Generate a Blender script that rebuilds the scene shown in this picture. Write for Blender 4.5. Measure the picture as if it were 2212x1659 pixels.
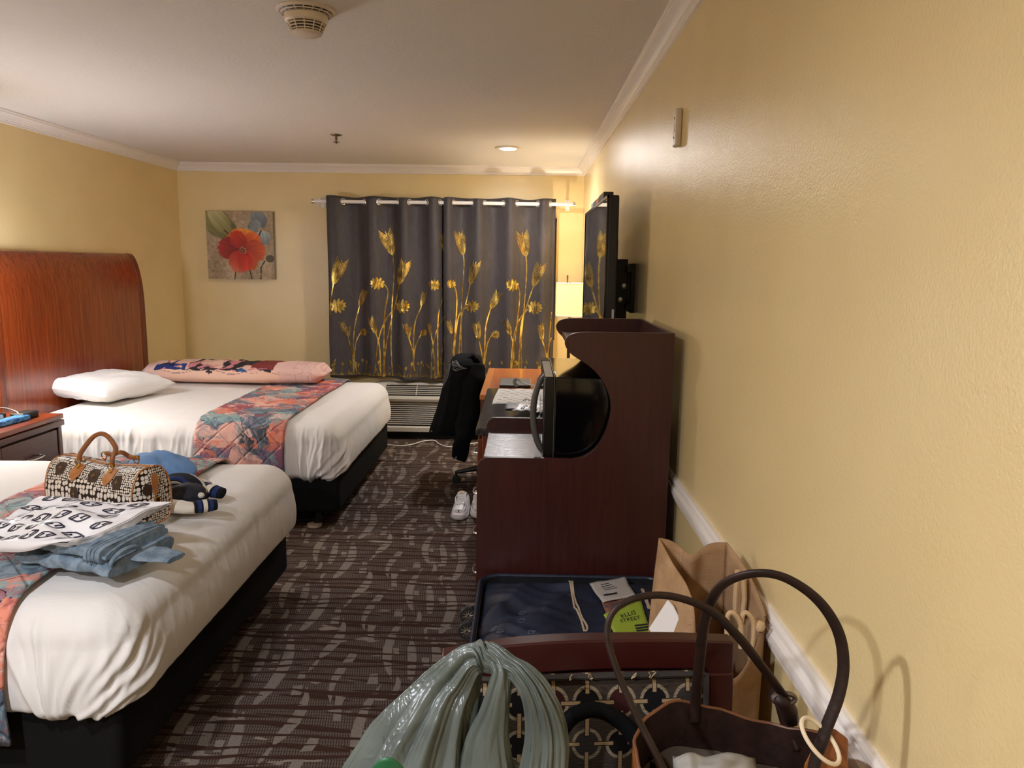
import bpy, bmesh, math, random
import numpy as np
from mathutils import Vector, Matrix, noise

# ---------------------------------------------------------------- clear
for o in list(bpy.data.objects):
    bpy.data.objects.remove(o)
sc = bpy.context.scene
COL = sc.collection
PI = math.pi
R = math.radians


def lin(r, g, b):
    def f(c):
        c /= 255.0
        return c / 12.92 if c <= 0.04045 else ((c + 0.055) / 1.055) ** 2.4
    return (f(r), f(g), f(b), 1.0)


# ---------------------------------------------------------------- camera
CAM_H = 1.62
F_PX = 1640.0
PITCH, YAW, ROLL = R(8.84), R(0.706), R(0.806)
cp, sp, cy_, sy_ = math.cos(PITCH), math.sin(PITCH), math.cos(YAW), math.sin(YAW)
FWD = Vector((-sy_ * cp, cy_ * cp, -sp))
RGT0 = Vector((cy_, sy_, 0))
UP0 = RGT0.cross(FWD)
RGT = RGT0 * math.cos(ROLL) + UP0 * math.sin(ROLL)
UP = -RGT0 * math.sin(ROLL) + UP0 * math.cos(ROLL)
cam_d = bpy.data.cameras.new('camera')
cam = bpy.data.objects.new('camera', cam_d)
COL.objects.link(cam)
cam_d.sensor_width = 36.0
cam_d.lens = F_PX / 2212.0 * 36.0
cam_d.clip_start = 0.05
mw = Matrix((RGT, UP, -FWD)).transposed().to_4x4()
mw.translation = Vector((0, 0, CAM_H))
cam.matrix_world = mw
sc.camera = cam


def at(px, py, axis, val):
    """metric point where the sight line of a photograph pixel meets the plane axis = val"""
    d = FWD + RGT * ((px - 1106) / F_PX) - UP * ((py - 829.5) / F_PX)
    o = Vector((0, 0, CAM_H))
    return o + d * ((val - o[axis]) / d[axis])


def aty(px, py, y): return at(px, py, 1, y)
def atz(px, py, z): return at(px, py, 2, z)
def atx(px, py, x): return at(px, py, 0, x)


# ---------------------------------------------------------------- world, lights, exposure
sc.view_settings.view_transform = 'Standard'
sc.view_settings.look = 'None'
sc.view_settings.gamma = 1.0
sc.view_settings.use_curve_mapping = False
sc.view_settings.exposure = 0.48
sc.cycles.use_denoising = True
sc.cycles.max_bounces = 10
sc.cycles.diffuse_bounces = 6
sc.cycles.sample_clamp_indirect = 6.0
wd = bpy.data.worlds.new('world')
sc.world = wd
wd.use_nodes = True
wd.node_tree.nodes['Background'].inputs[0].default_value = (0.01, 0.012, 0.02, 1)
wd.node_tree.nodes['Background'].inputs[1].default_value = 0.3


def lamp(name, kind, loc, power, color, size=0.05, spread=None, rot=(0, 0, 0)):
    d = bpy.data.lights.new(name, kind)
    d.energy = power
    d.color = color[:3]
    if kind == 'AREA':
        d.shape = 'DISK'
        d.size = size
        if spread: d.spread = spread
    else:
        d.shadow_soft_size = size
    o = bpy.data.objects.new(name, d)
    o.location = loc
    o.rotation_euler = rot
    COL.objects.link(o)
    return o


WARM = (1.0, 0.93, 0.80)
WARM2 = (0.95, 1.0, 1.15)
COOL = (0.97, 1.0, 1.12)
# recessed ceiling cans: the one in view and the ones behind the camera
lamp('recessed_bulb', 'AREA', (-0.13, 6.06, 2.485), 8, COOL, 0.11, R(165))
lamp('recessed_bulb', 'AREA', (-1.15, -0.75, 2.503), 30, WARM2, 0.11, R(165))
lamp('recessed_bulb', 'AREA', (-1.30, 0.45, 2.503), 15.5, WARM2, 0.11, R(165))
# wall lamp between the beds (just outside the left edge of the frame)
lamp('sconce_bulb', 'POINT', (-3.02, 4.08, 1.52), 5, WARM2, 0.035)
# shaded lamp in the far right corner
lamp('corner_bulb', 'POINT', (0.40, 6.62, 1.36), 20, WARM, 0.03)

# ---------------------------------------------------------------- mesh helpers
ORI = {}


class B:
    def __init__(s):
        s.v, s.f, s.uv, s.col = [], [], [], []

    def add(s, vs, fs):
        k = len(s.v)
        s.v += [Vector(p) for p in vs]
        s.f += [tuple(i + k for i in f) for f in fs]
        return k

    def box(s, x0, x1, y0, y1, z0, z1):
        s.add([(x0, y0, z0), (x1, y0, z0), (x1, y1, z0), (x0, y1, z0), (x0, y0, z1), (x1, y0, z1), (x1, y1, z1), (x0, y1, z1)],
              [(0, 3, 2, 1), (4, 5, 6, 7), (0, 1, 5, 4), (1, 2, 6, 5), (2, 3, 7, 6), (3, 0, 4, 7)])
        return s

    def obox(s, c, size, rot=None):
        t = B().box(-size[0] / 2, size[0] / 2, -size[1] / 2, size[1] / 2, -size[2] / 2, size[2] / 2)
        m = rot if rot is not None else Matrix.Identity(3)
        s.add([m @ p + Vector(c) for p in t.v], t.f)
        return s

    def tube(s, pts, r, n=10, cap=True, flat=1.0, up=(0, 0, 1), closed=False):
        pts = [Vector(p) for p in pts]
        m = len(pts)
        rs = r if isinstance(r, (list, tuple)) else [r] * m
        prev = None
        rings = []
        for i, p in enumerate(pts):
            if closed:
                t = (pts[(i + 1) % m] - pts[i - 1])
            else:
                t = pts[min(i + 1, m - 1)] - pts[max(i - 1, 0)]
            t = t.normalized() if t.length > 1e-9 else Vector((0, 0, 1))
            if prev is None:
                a = Vector(up) - t * Vector(up).dot(t)
                if a.length < 1e-3:
                    a = Vector((1, 0, 0)) - t * t.x
            else:
                a = prev - t * prev.dot(t)
            a.normalize()
            prev = a
            b = t.cross(a)
            rings.append([p + (a * math.cos(2 * PI * k / n) * flat + b * math.sin(2 * PI * k / n)) * rs[i] for k in range(n)])
        k0 = len(s.v)
        for rg in rings:
            s.v += rg
        q = m if closed else m - 1
        for i in range(q):
            for k in range(n):
                a0 = k0 + i * n + k
                a1 = k0 + i * n + (k + 1) % n
                j = (i + 1) % m
                s.f.append((a0, a1, k0 + j * n + (k + 1) % n, k0 + j * n + k))
        if cap and not closed:
            s.f.append(tuple(k0 + k for k in range(n))[::-1])
            s.f.append(tuple(k0 + (m - 1) * n + k for k in range(n)))
        return s

    def lathe(s, prof, c=(0, 0, 0), n=32, M=None):
        c = Vector(c)
        k0 = len(s.v)
        for (r, z) in prof:
            for k in range(n):
                p = Vector((max(r, 1e-5) * math.cos(2 * PI * k / n), max(r, 1e-5) * math.sin(2 * PI * k / n), z))
                s.v.append((M @ p if M is not None else p) + c)
        for i in range(len(prof) - 1):
            for k in range(n):
                s.f.append((k0 + i * n + k, k0 + i * n + (k + 1) % n, k0 + (i + 1) * n + (k + 1) % n, k0 + (i + 1) * n + k))
        s.f.append(tuple(k0 + k for k in range(n))[::-1])
        s.f.append(tuple(k0 + (len(prof) - 1) * n + k for k in range(n)))
        return s

    def prism(s, poly, fn, d0, d1):
        n = len(poly)
        k = s.add([fn(a, b, d0) for a, b in poly] + [fn(a, b, d1) for a, b in poly], [])
        s.f.append(tuple(k + i for i in range(n))[::-1])
        s.f.append(tuple(k + n + i for i in range(n)))
        for i in range(n):
            j = (i + 1) % n
            s.f.append((k + i, k + j, k + n + j, k + n + i))
        return s

    def grid(s, fn, nu, nv, cu=False, uvfn=None, capv=False):
        k0 = len(s.v)
        mu = nu if cu else nu + 1
        for j in range(nv + 1):
            for i in range(mu):
                u, v = i / nu, j / nv
                s.v.append(Vector(fn(u, v)))
                s.uv.append(uvfn(u, v) if uvfn else (u, v))
        for j in range(nv):
            for i in range(nu):
                i2 = (i + 1) % mu if cu else i + 1
                s.f.append((k0 + j * mu + i, k0 + j * mu + i2, k0 + (j + 1) * mu + i2, k0 + (j + 1) * mu + i))
        if capv:
            s.f.append(tuple(k0 + i for i in range(mu))[::-1])
            s.f.append(tuple(k0 + nv * mu + i for i in range(mu)))
        return s

    def flat(s, poly, fn):
        """polygon mapped on a surface"""
        k = s.add([fn(a, b) for a, b in poly], [])
        s.f.append(tuple(range(k, k + len(poly))))
        return s

    def stroke(s, pts, w, fn, taper=False):
        """a flat ribbon along 2-D points mapped on a surface"""
        n = len(pts)
        k = len(s.v)
        for i, (a, b) in enumerate(pts):
            p0, p1 = pts[max(i - 1, 0)], pts[min(i + 1, n - 1)]
            dx, dy = p1[0] - p0[0], p1[1] - p0[1]
            L = math.hypot(dx, dy) or 1
            ww = w * (math.sin(PI * (i + .4) / (n - .2)) if taper else 1) / 2
            nx, ny = -dy / L * ww, dx / L * ww
            s.v.append(Vector(fn(a + nx, b + ny)))
            s.v.append(Vector(fn(a - nx, b - ny)))
        for i in range(n - 1):
            s.f.append((k + 2 * i, k + 2 * i + 1, k + 2 * i + 3, k + 2 * i + 2))
        return s


def base_center(b):
    xs = [p.x for p in b.v]; ys = [p.y for p in b.v]; zs = [p.z for p in b.v]
    return Vector(((min(xs) + max(xs)) / 2, (min(ys) + max(ys)) / 2, min(zs)))


def tag(o, label=None, cat=None, group=None, kind=None):
    if label: o['label'] = label
    if cat: o['category'] = cat
    if group: o['group'] = group
    if kind: o['kind'] = kind
    return o


def mesh(name, b, mat, parent=None, smooth=40, bevel=0, seg=2, solid=0, off=0, subd=0, recalc=True):
    me = bpy.data.meshes.new(name)
    org = ORI[parent.name] if parent is not None else base_center(b)
    me.from_pydata([tuple(p - org) for p in b.v], [], b.f)
    if len(b.uv) == len(b.v) and b.uv:
        ul = me.uv_layers.new(name='UVMap')
        idx = np.zeros(len(me.loops), dtype=np.int32)
        me.loops.foreach_get('vertex_index', idx)
        ul.data.foreach_set('uv', np.array(b.uv, dtype=np.float32)[idx].ravel())
    if len(b.col) == len(b.v) and b.col:
        ca = me.color_attributes.new('paint', 'FLOAT_COLOR', 'POINT')
        ca.data.foreach_set('color', np.array(b.col, dtype=np.float32).ravel())
    if recalc:
        bm = bmesh.new()
        bm.from_mesh(me)
        bmesh.ops.recalc_face_normals(bm, faces=bm.faces)
        bm.to_mesh(me)
        bm.free()
    if smooth:
        me.shade_smooth()
        if smooth < 180:
            me.set_sharp_from_angle(angle=R(smooth))
    o = bpy.data.objects.new(name, me)
    COL.objects.link(o)
    me.materials.append(mat)
    if parent is not None:
        o.parent = parent
    else:
        o.location = org
    ORI[o.name] = org
    if bevel:
        m = o.modifiers.new('bevel', 'BEVEL')
        m.width = bevel; m.segments = seg; m.limit_method = 'ANGLE'; m.angle_limit = R(35)
    if solid:
        m = o.modifiers.new('thickness', 'SOLIDIFY')
        m.thickness = solid; m.offset = off
    if subd:
        m = o.modifiers.new('subd', 'SUBSURF')
        m.levels = subd; m.render_levels = subd
    return o


def thing(name, label, cat, loc, group=None):
    o = bpy.data.objects.new(name, None)
    o.empty_display_size = 0.1
    COL.objects.link(o)
    o.location = loc
    ORI[o.name] = Vector(loc)
    return tag(o, label, cat, group)


def solo(name, label, cat, b, mat, group=None, **k):
    return tag(mesh(name, b, mat, None, **k), label, cat, group)


def struct(name, b, mat, parent=None, **k):
    o = mesh(name, b, mat, parent, **k)
    if parent is None: o['kind'] = 'structure'
    return o


def copy_tree(o, parent=None):
    c = o.copy()
    COL.objects.link(c)
    c.parent = parent
    for ch in o.children:
        copy_tree(ch, c)
    return c


def spline(pts, n=8):
    """Catmull-Rom through points of any dimension"""
    P = [np.array(p, float) for p in pts]
    out = []
    for i in range(len(P) - 1):
        p0, p1, p2, p3 = P[max(i - 1, 0)], P[i], P[i + 1], P[min(i + 2, len(P) - 1)]
        for k in range(n):
            t = k / n
            out.append(tuple(0.5 * ((2 * p1) + (-p0 + p2) * t + (2 * p0 - 5 * p1 + 4 * p2 - p3) * t * t + (-p0 + 3 * p1 - 3 * p2 + p3) * t ** 3)))
    out.append(tuple(P[-1]))
    return out


def lerp(a, b, t): return a + (b - a) * t
def sst(a, b, x):
    t = min(1, max(0, (x - a) / (b - a)))
    return t * t * (3 - 2 * t)
def nz(x, y=0, z=0): return noise.noise(Vector((x, y, z)))
def interp(x, xs, ys): return float(np.interp(x, xs, ys))


_gl = {}
def glyphs(txt):
    """flat letter outlines (verts, faces, width) with a cap height of about 0.7"""
    if txt not in _gl:
        cu = bpy.data.curves.new('lettering', 'FONT')
        cu.body = txt
        cu.resolution_u = 3
        ob = bpy.data.objects.new('lettering', cu)
        COL.objects.link(ob)
        dg = bpy.context.evaluated_depsgraph_get()
        me = bpy.data.meshes.new_from_object(ob.evaluated_get(dg))
        vs = [(v.co.x, v.co.y) for v in me.vertices]
        fs = [tuple(p.vertices) for p in me.polygons]
        bpy.data.objects.remove(ob)
        bpy.data.curves.remove(cu)
        bpy.data.meshes.remove(me)
        _gl[txt] = (vs, fs, max(v[0] for v in vs))
    return _gl[txt]


def letter(b, txt, fn, a0, b0, size, slant=0):
    vs, fs, w = glyphs(txt)
    b.add([fn(a0 + (x - w / 2 + slant * y) * size, b0 + y * size) for x, y in vs], fs)


# ---------------------------------------------------------------- node helpers
class X:
    """a node socket with arithmetic"""
    def __init__(s, nt, k): s.nt, s.k = nt, k
    def op(s, o, *a, clamp=False):
        n = s.nt.nodes.new('ShaderNodeMath')
        n.operation = o
        n.use_clamp = clamp
        for i, q in enumerate((s,) + a):
            if isinstance(q, X): s.nt.links.new(q.k, n.inputs[i])
            else: n.inputs[i].default_value = q
        return X(s.nt, n.outputs[0])
    def __add__(s, o): return s.op('ADD', o)
    def __sub__(s, o): return s.op('SUBTRACT', o)
    def __mul__(s, o): return s.op('MULTIPLY', o)
    def __truediv__(s, o): return s.op('DIVIDE', o)
    def abs(s): return s.op('ABSOLUTE')
    def sin(s): return s.op('SINE')
    def fract(s): return s.op('FRACT')
    def floor(s): return s.op('FLOOR')
    def sqrt(s): return s.op('SQRT')
    def min(s, o): return s.op('MINIMUM', o)
    def max(s, o): return s.op('MAXIMUM', o)
    def lt(s, o): return s.op('LESS_THAN', o)
    def gt(s, o): return s.op('GREATER_THAN', o)
    def ss(s, a, b):
        n = s.nt.nodes.new('ShaderNodeMapRange')
        n.interpolation_type = 'SMOOTHSTEP'
        s.nt.links.new(s.k, n.inputs[0])
        n.inputs[1].default_value = a
        n.inputs[2].default_value = b
        return X(s.nt, n.outputs[0])


class MT:
    """a principled material under construction"""
    def __init__(s, name):
        s.m = bpy.data.materials.new(name)
        s.m.use_nodes = True
        s.nt = s.m.node_tree
        s.p = s.nt.nodes['Principled BSDF']

    def coord(s, kind='Object'):
        n = s.nt.nodes.new('ShaderNodeTexCoord')
        return n.outputs[kind]

    def mapping(s, src, scale=(1, 1, 1), rot=(0, 0, 0), loc=(0, 0, 0)):
        n = s.nt.nodes.new('ShaderNodeMapping')
        s.nt.links.new(src, n.inputs[0])
        n.inputs['Scale'].default_value = scale
        n.inputs['Rotation'].default_value = rot
        n.inputs['Location'].default_value = loc
        return n.outputs[0]

    def xyz(s, src):
        n = s.nt.nodes.new('ShaderNodeSeparateXYZ')
        s.nt.links.new(src, n.inputs[0])
        return [X(s.nt, n.outputs[i]) for i in range(3)]

    def vec(s, x, y, z=0.0):
        n = s.nt.nodes.new('ShaderNodeCombineXYZ')
        for i, q in enumerate((x, y, z)):
            if isinstance(q, X): s.nt.links.new(q.k, n.inputs[i])
            else: n.inputs[i].default_value = q
        return n.outputs[0]

    def noise(s, src, scale, detail=2, rough=.5, dist=0.0, color=False):
        n = s.nt.nodes.new('ShaderNodeTexNoise')
        s.nt.links.new(src, n.inputs['Vector'])
        n.inputs['Scale'].default_value = scale
        n.inputs['Detail'].default_value = detail
        n.inputs['Roughness'].default_value = rough
        n.inputs['Distortion'].default_value = dist
        return n.outputs['Color'] if color else X(s.nt, n.outputs[0])

    def voro(s, src, scale, feature='F1', rnd=1.0, out='Distance', dims='3D'):
        n = s.nt.nodes.new('ShaderNodeTexVoronoi')
        n.voronoi_dimensions = dims
        n.feature = feature
        s.nt.links.new(src, n.inputs['Vector'])
        n.inputs['Scale'].default_value = scale
        n.inputs['Randomness'].default_value = rnd
        return n.outputs[out] if out != 'Distance' else X(s.nt, n.outputs['Distance'])

    def ramp(s, fac, stops, const=False):
        n = s.nt.nodes.new('ShaderNodeValToRGB')
        cr = n.color_ramp
        cr.interpolation = 'CONSTANT' if const else 'LINEAR'
        while len(cr.elements) < len(stops): cr.elements.new(0.5)
        for e, (p, c) in zip(cr.elements, stops):
            e.position = p
            e.color = c
        s.nt.links.new(fac.k if isinstance(fac, X) else fac, n.inputs[0])
        return n.outputs[0]

    def mix(s, fac, a, b, blend='MIX'):
        n = s.nt.nodes.new('ShaderNodeMix')
        n.data_type = 'RGBA'
        n.blend_type = blend
        for q, i in ((fac, 0), (a, 6), (b, 7)):
            if isinstance(q, X): s.nt.links.new(q.k, n.inputs[i])
            elif hasattr(q, 'is_linked') or isinstance(q, bpy.types.NodeSocket): s.nt.links.new(q, n.inputs[i])
            else: n.inputs[i].default_value = q
        return n.outputs[2]

    def set(s, color=None, rough=None, metal=None, spec=None, **k):
        p = s.p.inputs
        for key, q in (('Base Color', color), ('Roughness', rough), ('Metallic', metal), ('Specular IOR Level', spec)):
            if q is None: continue
            if isinstance(q, X): s.nt.links.new(q.k, p[key])
            elif isinstance(q, bpy.types.NodeSocket): s.nt.links.new(q, p[key])
            else: p[key].default_value = q
        for key, q in k.items():
            p[key.replace('_', ' ')].default_value = q
        return s

    def bump(s, h, strength=.3, dist=.01):
        n = s.nt.nodes.new('ShaderNodeBump')
        n.inputs['Strength'].default_value = strength
        n.inputs['Distance'].default_value = dist
        s.nt.links.new(h.k, n.inputs['Height'])
        if s.p.inputs['Normal'].is_linked:
            s.nt.links.new(s.p.inputs['Normal'].links[0].from_socket, n.inputs['Normal'])
        s.nt.links.new(n.outputs[0], s.p.inputs['Normal'])
        return s


def plain(name, rgb, rough=.5, metal=0, spec=.5, bump=None, var=None, **k):
    t = MT(name)
    c = lin(*rgb)
    if var:
        n = t.noise(t.coord(), var[0], 3)
        c = t.mix(n.ss(.3, .7), c, lin(*var[1]))
    t.set(c, rough, metal, spec, **k)
    if bump:
        t.bump(t.noise(t.coord(), bump[0], 4), bump[1], bump[2] if len(bump) > 2 else .004)
    return t.m


def wood(name, dark, light, axis='Z', scale=18, rough=.3, coat=0.0, stretch=14, spec=.5):
    t = MT(name)
    sc_ = {'X': (1, stretch, stretch), 'Y': (stretch, 1, stretch), 'Z': (stretch, stretch, 1)}[axis]
    v = t.mapping(t.coord(), sc_)
    n1 = t.noise(v, scale / 10, 5, .6, .4)
    n2 = t.noise(v, scale, 3, .6)
    f = (n1 * .7 + n2 * .4).ss(.35, .75)
    t.set(t.mix(f, lin(*dark), lin(*light)), rough, 0, spec)
    t.p.inputs['Coat Weight'].default_value = coat
    t.p.inputs['Coat Roughness'].default_value = .12
    t.bump(n2, .08, .002)
    return t.m

# ---------------------------------------------------------------- setting
XR, YB, XL, YF, ZC = 0.547, 7.19, -3.215, -2.6, 2.52


def wall_paint():
    t = MT('cream wall paint')
    co = t.coord('Object')
    n = t.noise(co, 190, 3, .55)
    n2 = t.noise(co, 3.0, 3)
    t.set(t.mix(n2.ss(.3, .7), lin(229, 206, 153), lin(226, 202, 148)), .27, 0, .5)
    t.bump(n, .30, .004)
    return t.m


M_WALL = wall_paint()
t = MT('knockdown ceiling paint')
n = t.noise(t.coord(), 55, 3, .5)
t.set(lin(224, 218, 212), .75, 0, .3)
t.bump(n.ss(.42, .62), .20, .003)
M_CEIL = t.m
M_TRIM = plain('white gloss trim paint', (232, 224, 216), .35)

# carpet: dark brown ground with a fine loop weave; pale crescents and dark strokes lie over it
t = MT('carpet ground weave')
x, y, z = t.xyz(t.coord())
wob = t.noise(t.coord(), 40, 2)
row = (y / .019).floor()
cx_ = ((x + wob * .004 + row * .0031) / .0095).fract()
cyr = (y / .019).fract()
m1 = cx_.gt(.42) * cyr.gt(.16)
big = t.noise(t.mapping(t.coord(), (5, 16, 1)), 1.0, 2).ss(.64, .67)
c0 = t.mix(m1, lin(62, 48, 42), lin(102, 90, 82))
c1 = t.mix(big * .8, c0, lin(146, 134, 122))
t.set(c1, .95, 0, .1)
t.bump(t.noise(t.coord(), 330, 2), .5, .004)
M_CARPET = t.m


def pile(name, rgb):
    t = MT(name)
    n = t.noise(t.coord(), 260, 3, .7)
    d = tuple(c * .72 for c in rgb)
    t.set(t.mix(n.ss(.3, .7), lin(*d), lin(*rgb)), .95, 0, .1)
    t.bump(n, .5, .004)
    return t.m


M_CRES = pile('carpet pale yarn', (142, 131, 121))
M_STRK = pile('carpet dark yarn', (72, 49, 40))

floor = struct('floor', B().box(XL, XR, YF, YB, -.05, 0), M_CARPET, smooth=0)
struct('ceiling', B().box(XL - .1, XR + .1, YF - .1, YB + .1, ZC, ZC + .1), M_CEIL, smooth=0)
struct('wall_right', B().box(XR, XR + .1, YF, YB + .1, -.05, ZC), M_WALL, smooth=0)
struct('wall_left', B().box(XL - .1, XL, YF, YB + .1, -.05, ZC), M_WALL, smooth=0)
struct('wall_back', B().box(XL, XR, YB, YB + .1, -.05, ZC), M_WALL, smooth=0)
struct('wall_front', B().box(XL, XR, YF - .1, YF, -.05, ZC), M_WALL, smooth=0)

CRES = [[(-0.982,3.698),(-0.955,3.631),(-0.936,3.56),(-0.916,3.458),(-0.915,3.361),(-0.925,3.258),(-0.943,3.189),(-0.971,3.131),(-0.972,3.197),(-0.962,3.307),(-0.959,3.402),(-0.964,3.49),(-0.975,3.582),(-0.987,3.655)],[(-0.799,3.872),(-0.77,3.792),(-0.755,3.703),(-0.76,3.628),(-0.783,3.544),(-0.813,3.497),(-0.82,3.554),(-0.803,3.638),(-0.793,3.714),(-0.791,3.791)],[(-0.83,3.38),(-0.831,3.429),(-0.82,3.485),(-0.808,3.497),(-0.812,3.452)],[(-0.516,3.899),(-0.521,3.817),(-0.53,3.726),(-0.528,3.603),(-0.517,3.51),(-0.505,3.443),(-0.487,3.353),(-0.521,3.421),(-0.549,3.509),(-0.563,3.589),(-0.564,3.674),(-0.552,3.776)],[(-0.685,3.446),(-0.686,3.403),(-0.697,3.339),(-0.701,3.287),(-0.693,3.228),(-0.683,3.171),(-0.709,3.237),(-0.723,3.327),(-0.722,3.391),(-0.718,3.445)],[(-0.668,3.555),(-0.666,3.515),(-0.672,3.48),(-0.709,3.473),(-0.702,3.513),(-0.695,3.554)],[(-0.459,3.704),(-0.435,3.631),(-0.416,3.537),(-0.406,3.448),(-0.404,3.373),(-0.408,3.346),(-0.417,3.361),(-0.425,3.447),(-0.438,3.536),(-0.455,3.63)],[(-1.08,3.713),(-1.068,3.651),(-1.063,3.578),(-1.054,3.497),(-1.04,3.398),(-1.045,3.35),(-1.056,3.419),(-1.067,3.508),(-1.083,3.613)],[(-0.472,3.396),(-0.45,3.339),(-0.445,3.288),(-0.457,3.238),(-0.49,3.213),(-0.473,3.257),(-0.465,3.298),(-0.467,3.349)],[(-0.38,3.246),(-0.4,3.221),(-0.406,3.183),(-0.386,3.073),(-0.406,3.127),(-0.419,3.192),(-0.41,3.23)],[(-1.012,3.522),(-0.987,3.523),(-0.973,3.461),(-0.997,3.46)],[(-0.862,3.395),(-0.84,3.396),(-0.829,3.338),(-0.857,3.337)],[(-0.578,3.386),(-0.55,3.393),(-0.536,3.32),(-0.576,3.318)],[(-0.654,3.72),(-0.631,3.721),(-0.617,3.653),(-0.629,3.653)],[(-0.677,3.229),(-0.639,3.221),(-0.645,3.182),(-0.622,3.073),(-0.648,3.072)],[(-0.857,3.291),(-0.824,3.297),(-0.813,3.233),(-0.849,3.231)],[(-0.383,3.527),(-0.36,3.523),(-0.355,3.472),(-0.373,3.477)],[(-1.144,3.599),(-1.122,3.6),(-1.111,3.547),(-1.131,3.546)]]
TX, TY = .622, .578
rnd = random.Random(4)
STRK = []
yy = 0.0
while yy < TY - .03:
    xx = rnd.uniform(0, .2)
    while xx < TX:
        L = rnd.uniform(.24, .50)
        STRK.append((xx, yy + rnd.uniform(-.012, .012), L, rnd.uniform(-.13, .09), rnd.uniform(.015, .032), rnd.uniform(-.016, .014)))
        xx += L * rnd.uniform(.72, 1.0)
    yy += rnd.uniform(.050, .068)
bc, bs = B(), B()


def grow(q, d):
    """push an outline outwards by d"""
    n = len(q)
    ar = sum(q[i][0] * q[(i + 1) % n][1] - q[(i + 1) % n][0] * q[i][1] for i in range(n))
    sg = 1 if ar > 0 else -1
    out = []
    for i in range(n):
        a, b, c = Vector(q[i - 1]), Vector(q[i]), Vector(q[(i + 1) % n])
        t1, t2 = (b - a).normalized(), (c - b).normalized()
        nn = Vector((t1.y + t2.y, -t1.x - t2.x)) * sg
        if nn.length > .3: b = b + nn.normalized() * d
        out.append((b.x, b.y))
    return out


for i in range(-3, 3):
    for j in range(-5, 8):
        ox, oy = i * TX - (j * -0.006), j * TY
        def inside(a, b): return XL + .1 < a < XR - .02 and YF + 3 < b < YB - .02
        for poly in CRES:
            q = [(a + ox, b + oy) for a, b in poly]
            if all(inside(a, b) for a, b in q) and q[0][0] > -1.9:
                zq = .0005 + .00002 * CRES.index(poly)
                bc.flat(grow(q, .002), lambda a, b: (a, b, zq))
        for si, (sx, sy, L, sl, w, bow) in enumerate(STRK):
            zs = (.0009 if si % 5 != 4 else .0002) + .00001 * si
            pts = [(sx + L * k / 9 + ox - 1.0, sy + sl * L * (k / 9 - .5) + bow * math.sin(PI * k / 9) + oy + 3.1) for k in range(10)]
            if all(inside(a, b) for a, b in pts) and pts[0][0] > -1.9:
                bs.stroke(pts, w, lambda a, b: (a, b, zs), taper=True)
tag(struct('carpet_crescents', bc, M_CRES, floor, smooth=0, recalc=False), kind='stuff')
tag(struct('carpet_strokes', bs, M_STRK, floor, smooth=0, recalc=False), kind='stuff')

# crown moulding, profile (out from wall, down from ceiling)
CROWN = [(0, 0), (.062, 0), (.062, .010), (.055, .013), (.055, .020), (.040, .030), (.028, .043), (.022, .052), (.016, .054), (.016, .060), (.010, .063), (.010, .074), (0, .076)]


def moulding(name, prof, p0, p1, out, z, m=M_TRIM):
    b = B()
    p0, p1, out = Vector(p0), Vector(p1), Vector(out)
    along = (p1 - p0).normalized()
    b.prism(prof, lambda a, d, k: (p0 if k == 0 else p1) + out * a + Vector((0, 0, z - d)) , 0, 1)
    return struct(name, b, m, smooth=25)


moulding('trim_1', CROWN, (XR, YF, 0), (XR, YB, 0), (-1, 0, 0), ZC)
moulding('trim_2', CROWN, (XL, YB, 0), (XR, YB, 0), (0, -1, 0), ZC)
moulding('trim_3', CROWN, (XL, YF, 0), (XL, YB, 0), (1, 0, 0), ZC)
RAIL = [(0, 0), (.010, 0), (.016, .006), (.018, .012), (.012, .018), (.012, .024), (.022, .030), (.024, .040), (.022, .052), (.013, .058), (.013, .072), (.006, .078), (0, .080)]
moulding('trim_4', RAIL, (XR, YF, 0), (XR, YB, 0), (-1, 0, 0), .902)
moulding('baseboard_right', [(0, 0), (.012, 0), (.014, .01), (.014, .09), (0, .09)], (XR, YF, 0), (XR, YB, 0), (-1, 0, 0), .09)
moulding('baseboard_back', [(0, 0), (.012, 0), (.014, .01), (.014, .09), (0, .09)], (XL, YB, 0), (XR, YB, 0), (0, -1, 0), .09)

# window behind the curtains
M_BRONZE = plain('dark bronze window frame', (38, 34, 32), .4, .6)
M_GLASS = plain('night window glass', (10, 12, 16), .05, 0, .5)
bw = B()
wx0, wx1, wz0, wz1 = -1.66, .305, .93, 2.06
for q in ((wx0, wx0 + .035, wz0, wz1), (wx1 - .035, wx1, wz0, wz1), (wx0, wx1, wz0, wz0 + .035), (wx0, wx1, wz1 - .035, wz1), (-.70, -.665, wz0, wz1)):
    bw.box(q[0], q[1], YB - .03, YB + .005, q[2], q[3])
win = struct('window_1', bw, M_BRONZE, bevel=.003)
for xa, xb in ((wx0 + .035, -.70), (-.665, wx1 - .035)):
    struct('pane', B().box(xa, xb, YB - .014, YB - .008, wz0 + .035, wz1 - .035), M_GLASS, win, smooth=0)

# ---------------------------------------------------------------- ceiling and wall fittings
M_CREAM = plain('ivory plastic', (222, 208, 190), .4)
M_BLACK = plain('matt black plastic', (18, 18, 19), .5)
M_CHROME = plain('polished chrome', (210, 208, 205), .18, 1)
t = MT('lit diffuser')
t.set(lin(255, 255, 255), .5)
t.p.inputs['Emission Color'].default_value = (1, .97, .93, 1)
t.p.inputs['Emission Strength'].default_value = 400
M_LIT = t.m


def can_light(x, y, label):
    t = thing('recessed_light', label, 'ceiling light', (x, y, ZC - .012))
    mesh('trim_ring', B().lathe([(.058, -.002), (.064, -.010), (.098, -.008), (.102, -.001), (.102, .002), (.058, .002)], (x, y, ZC - .001), 48), M_CREAM, t)
    mesh('diffuser', B().lathe([(.0, -.012), (.03, -.0115), (.05, -.008), (.058, -.003), (.060, .002)], (x, y, ZC - .003), 40), M_LIT, t)


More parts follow.
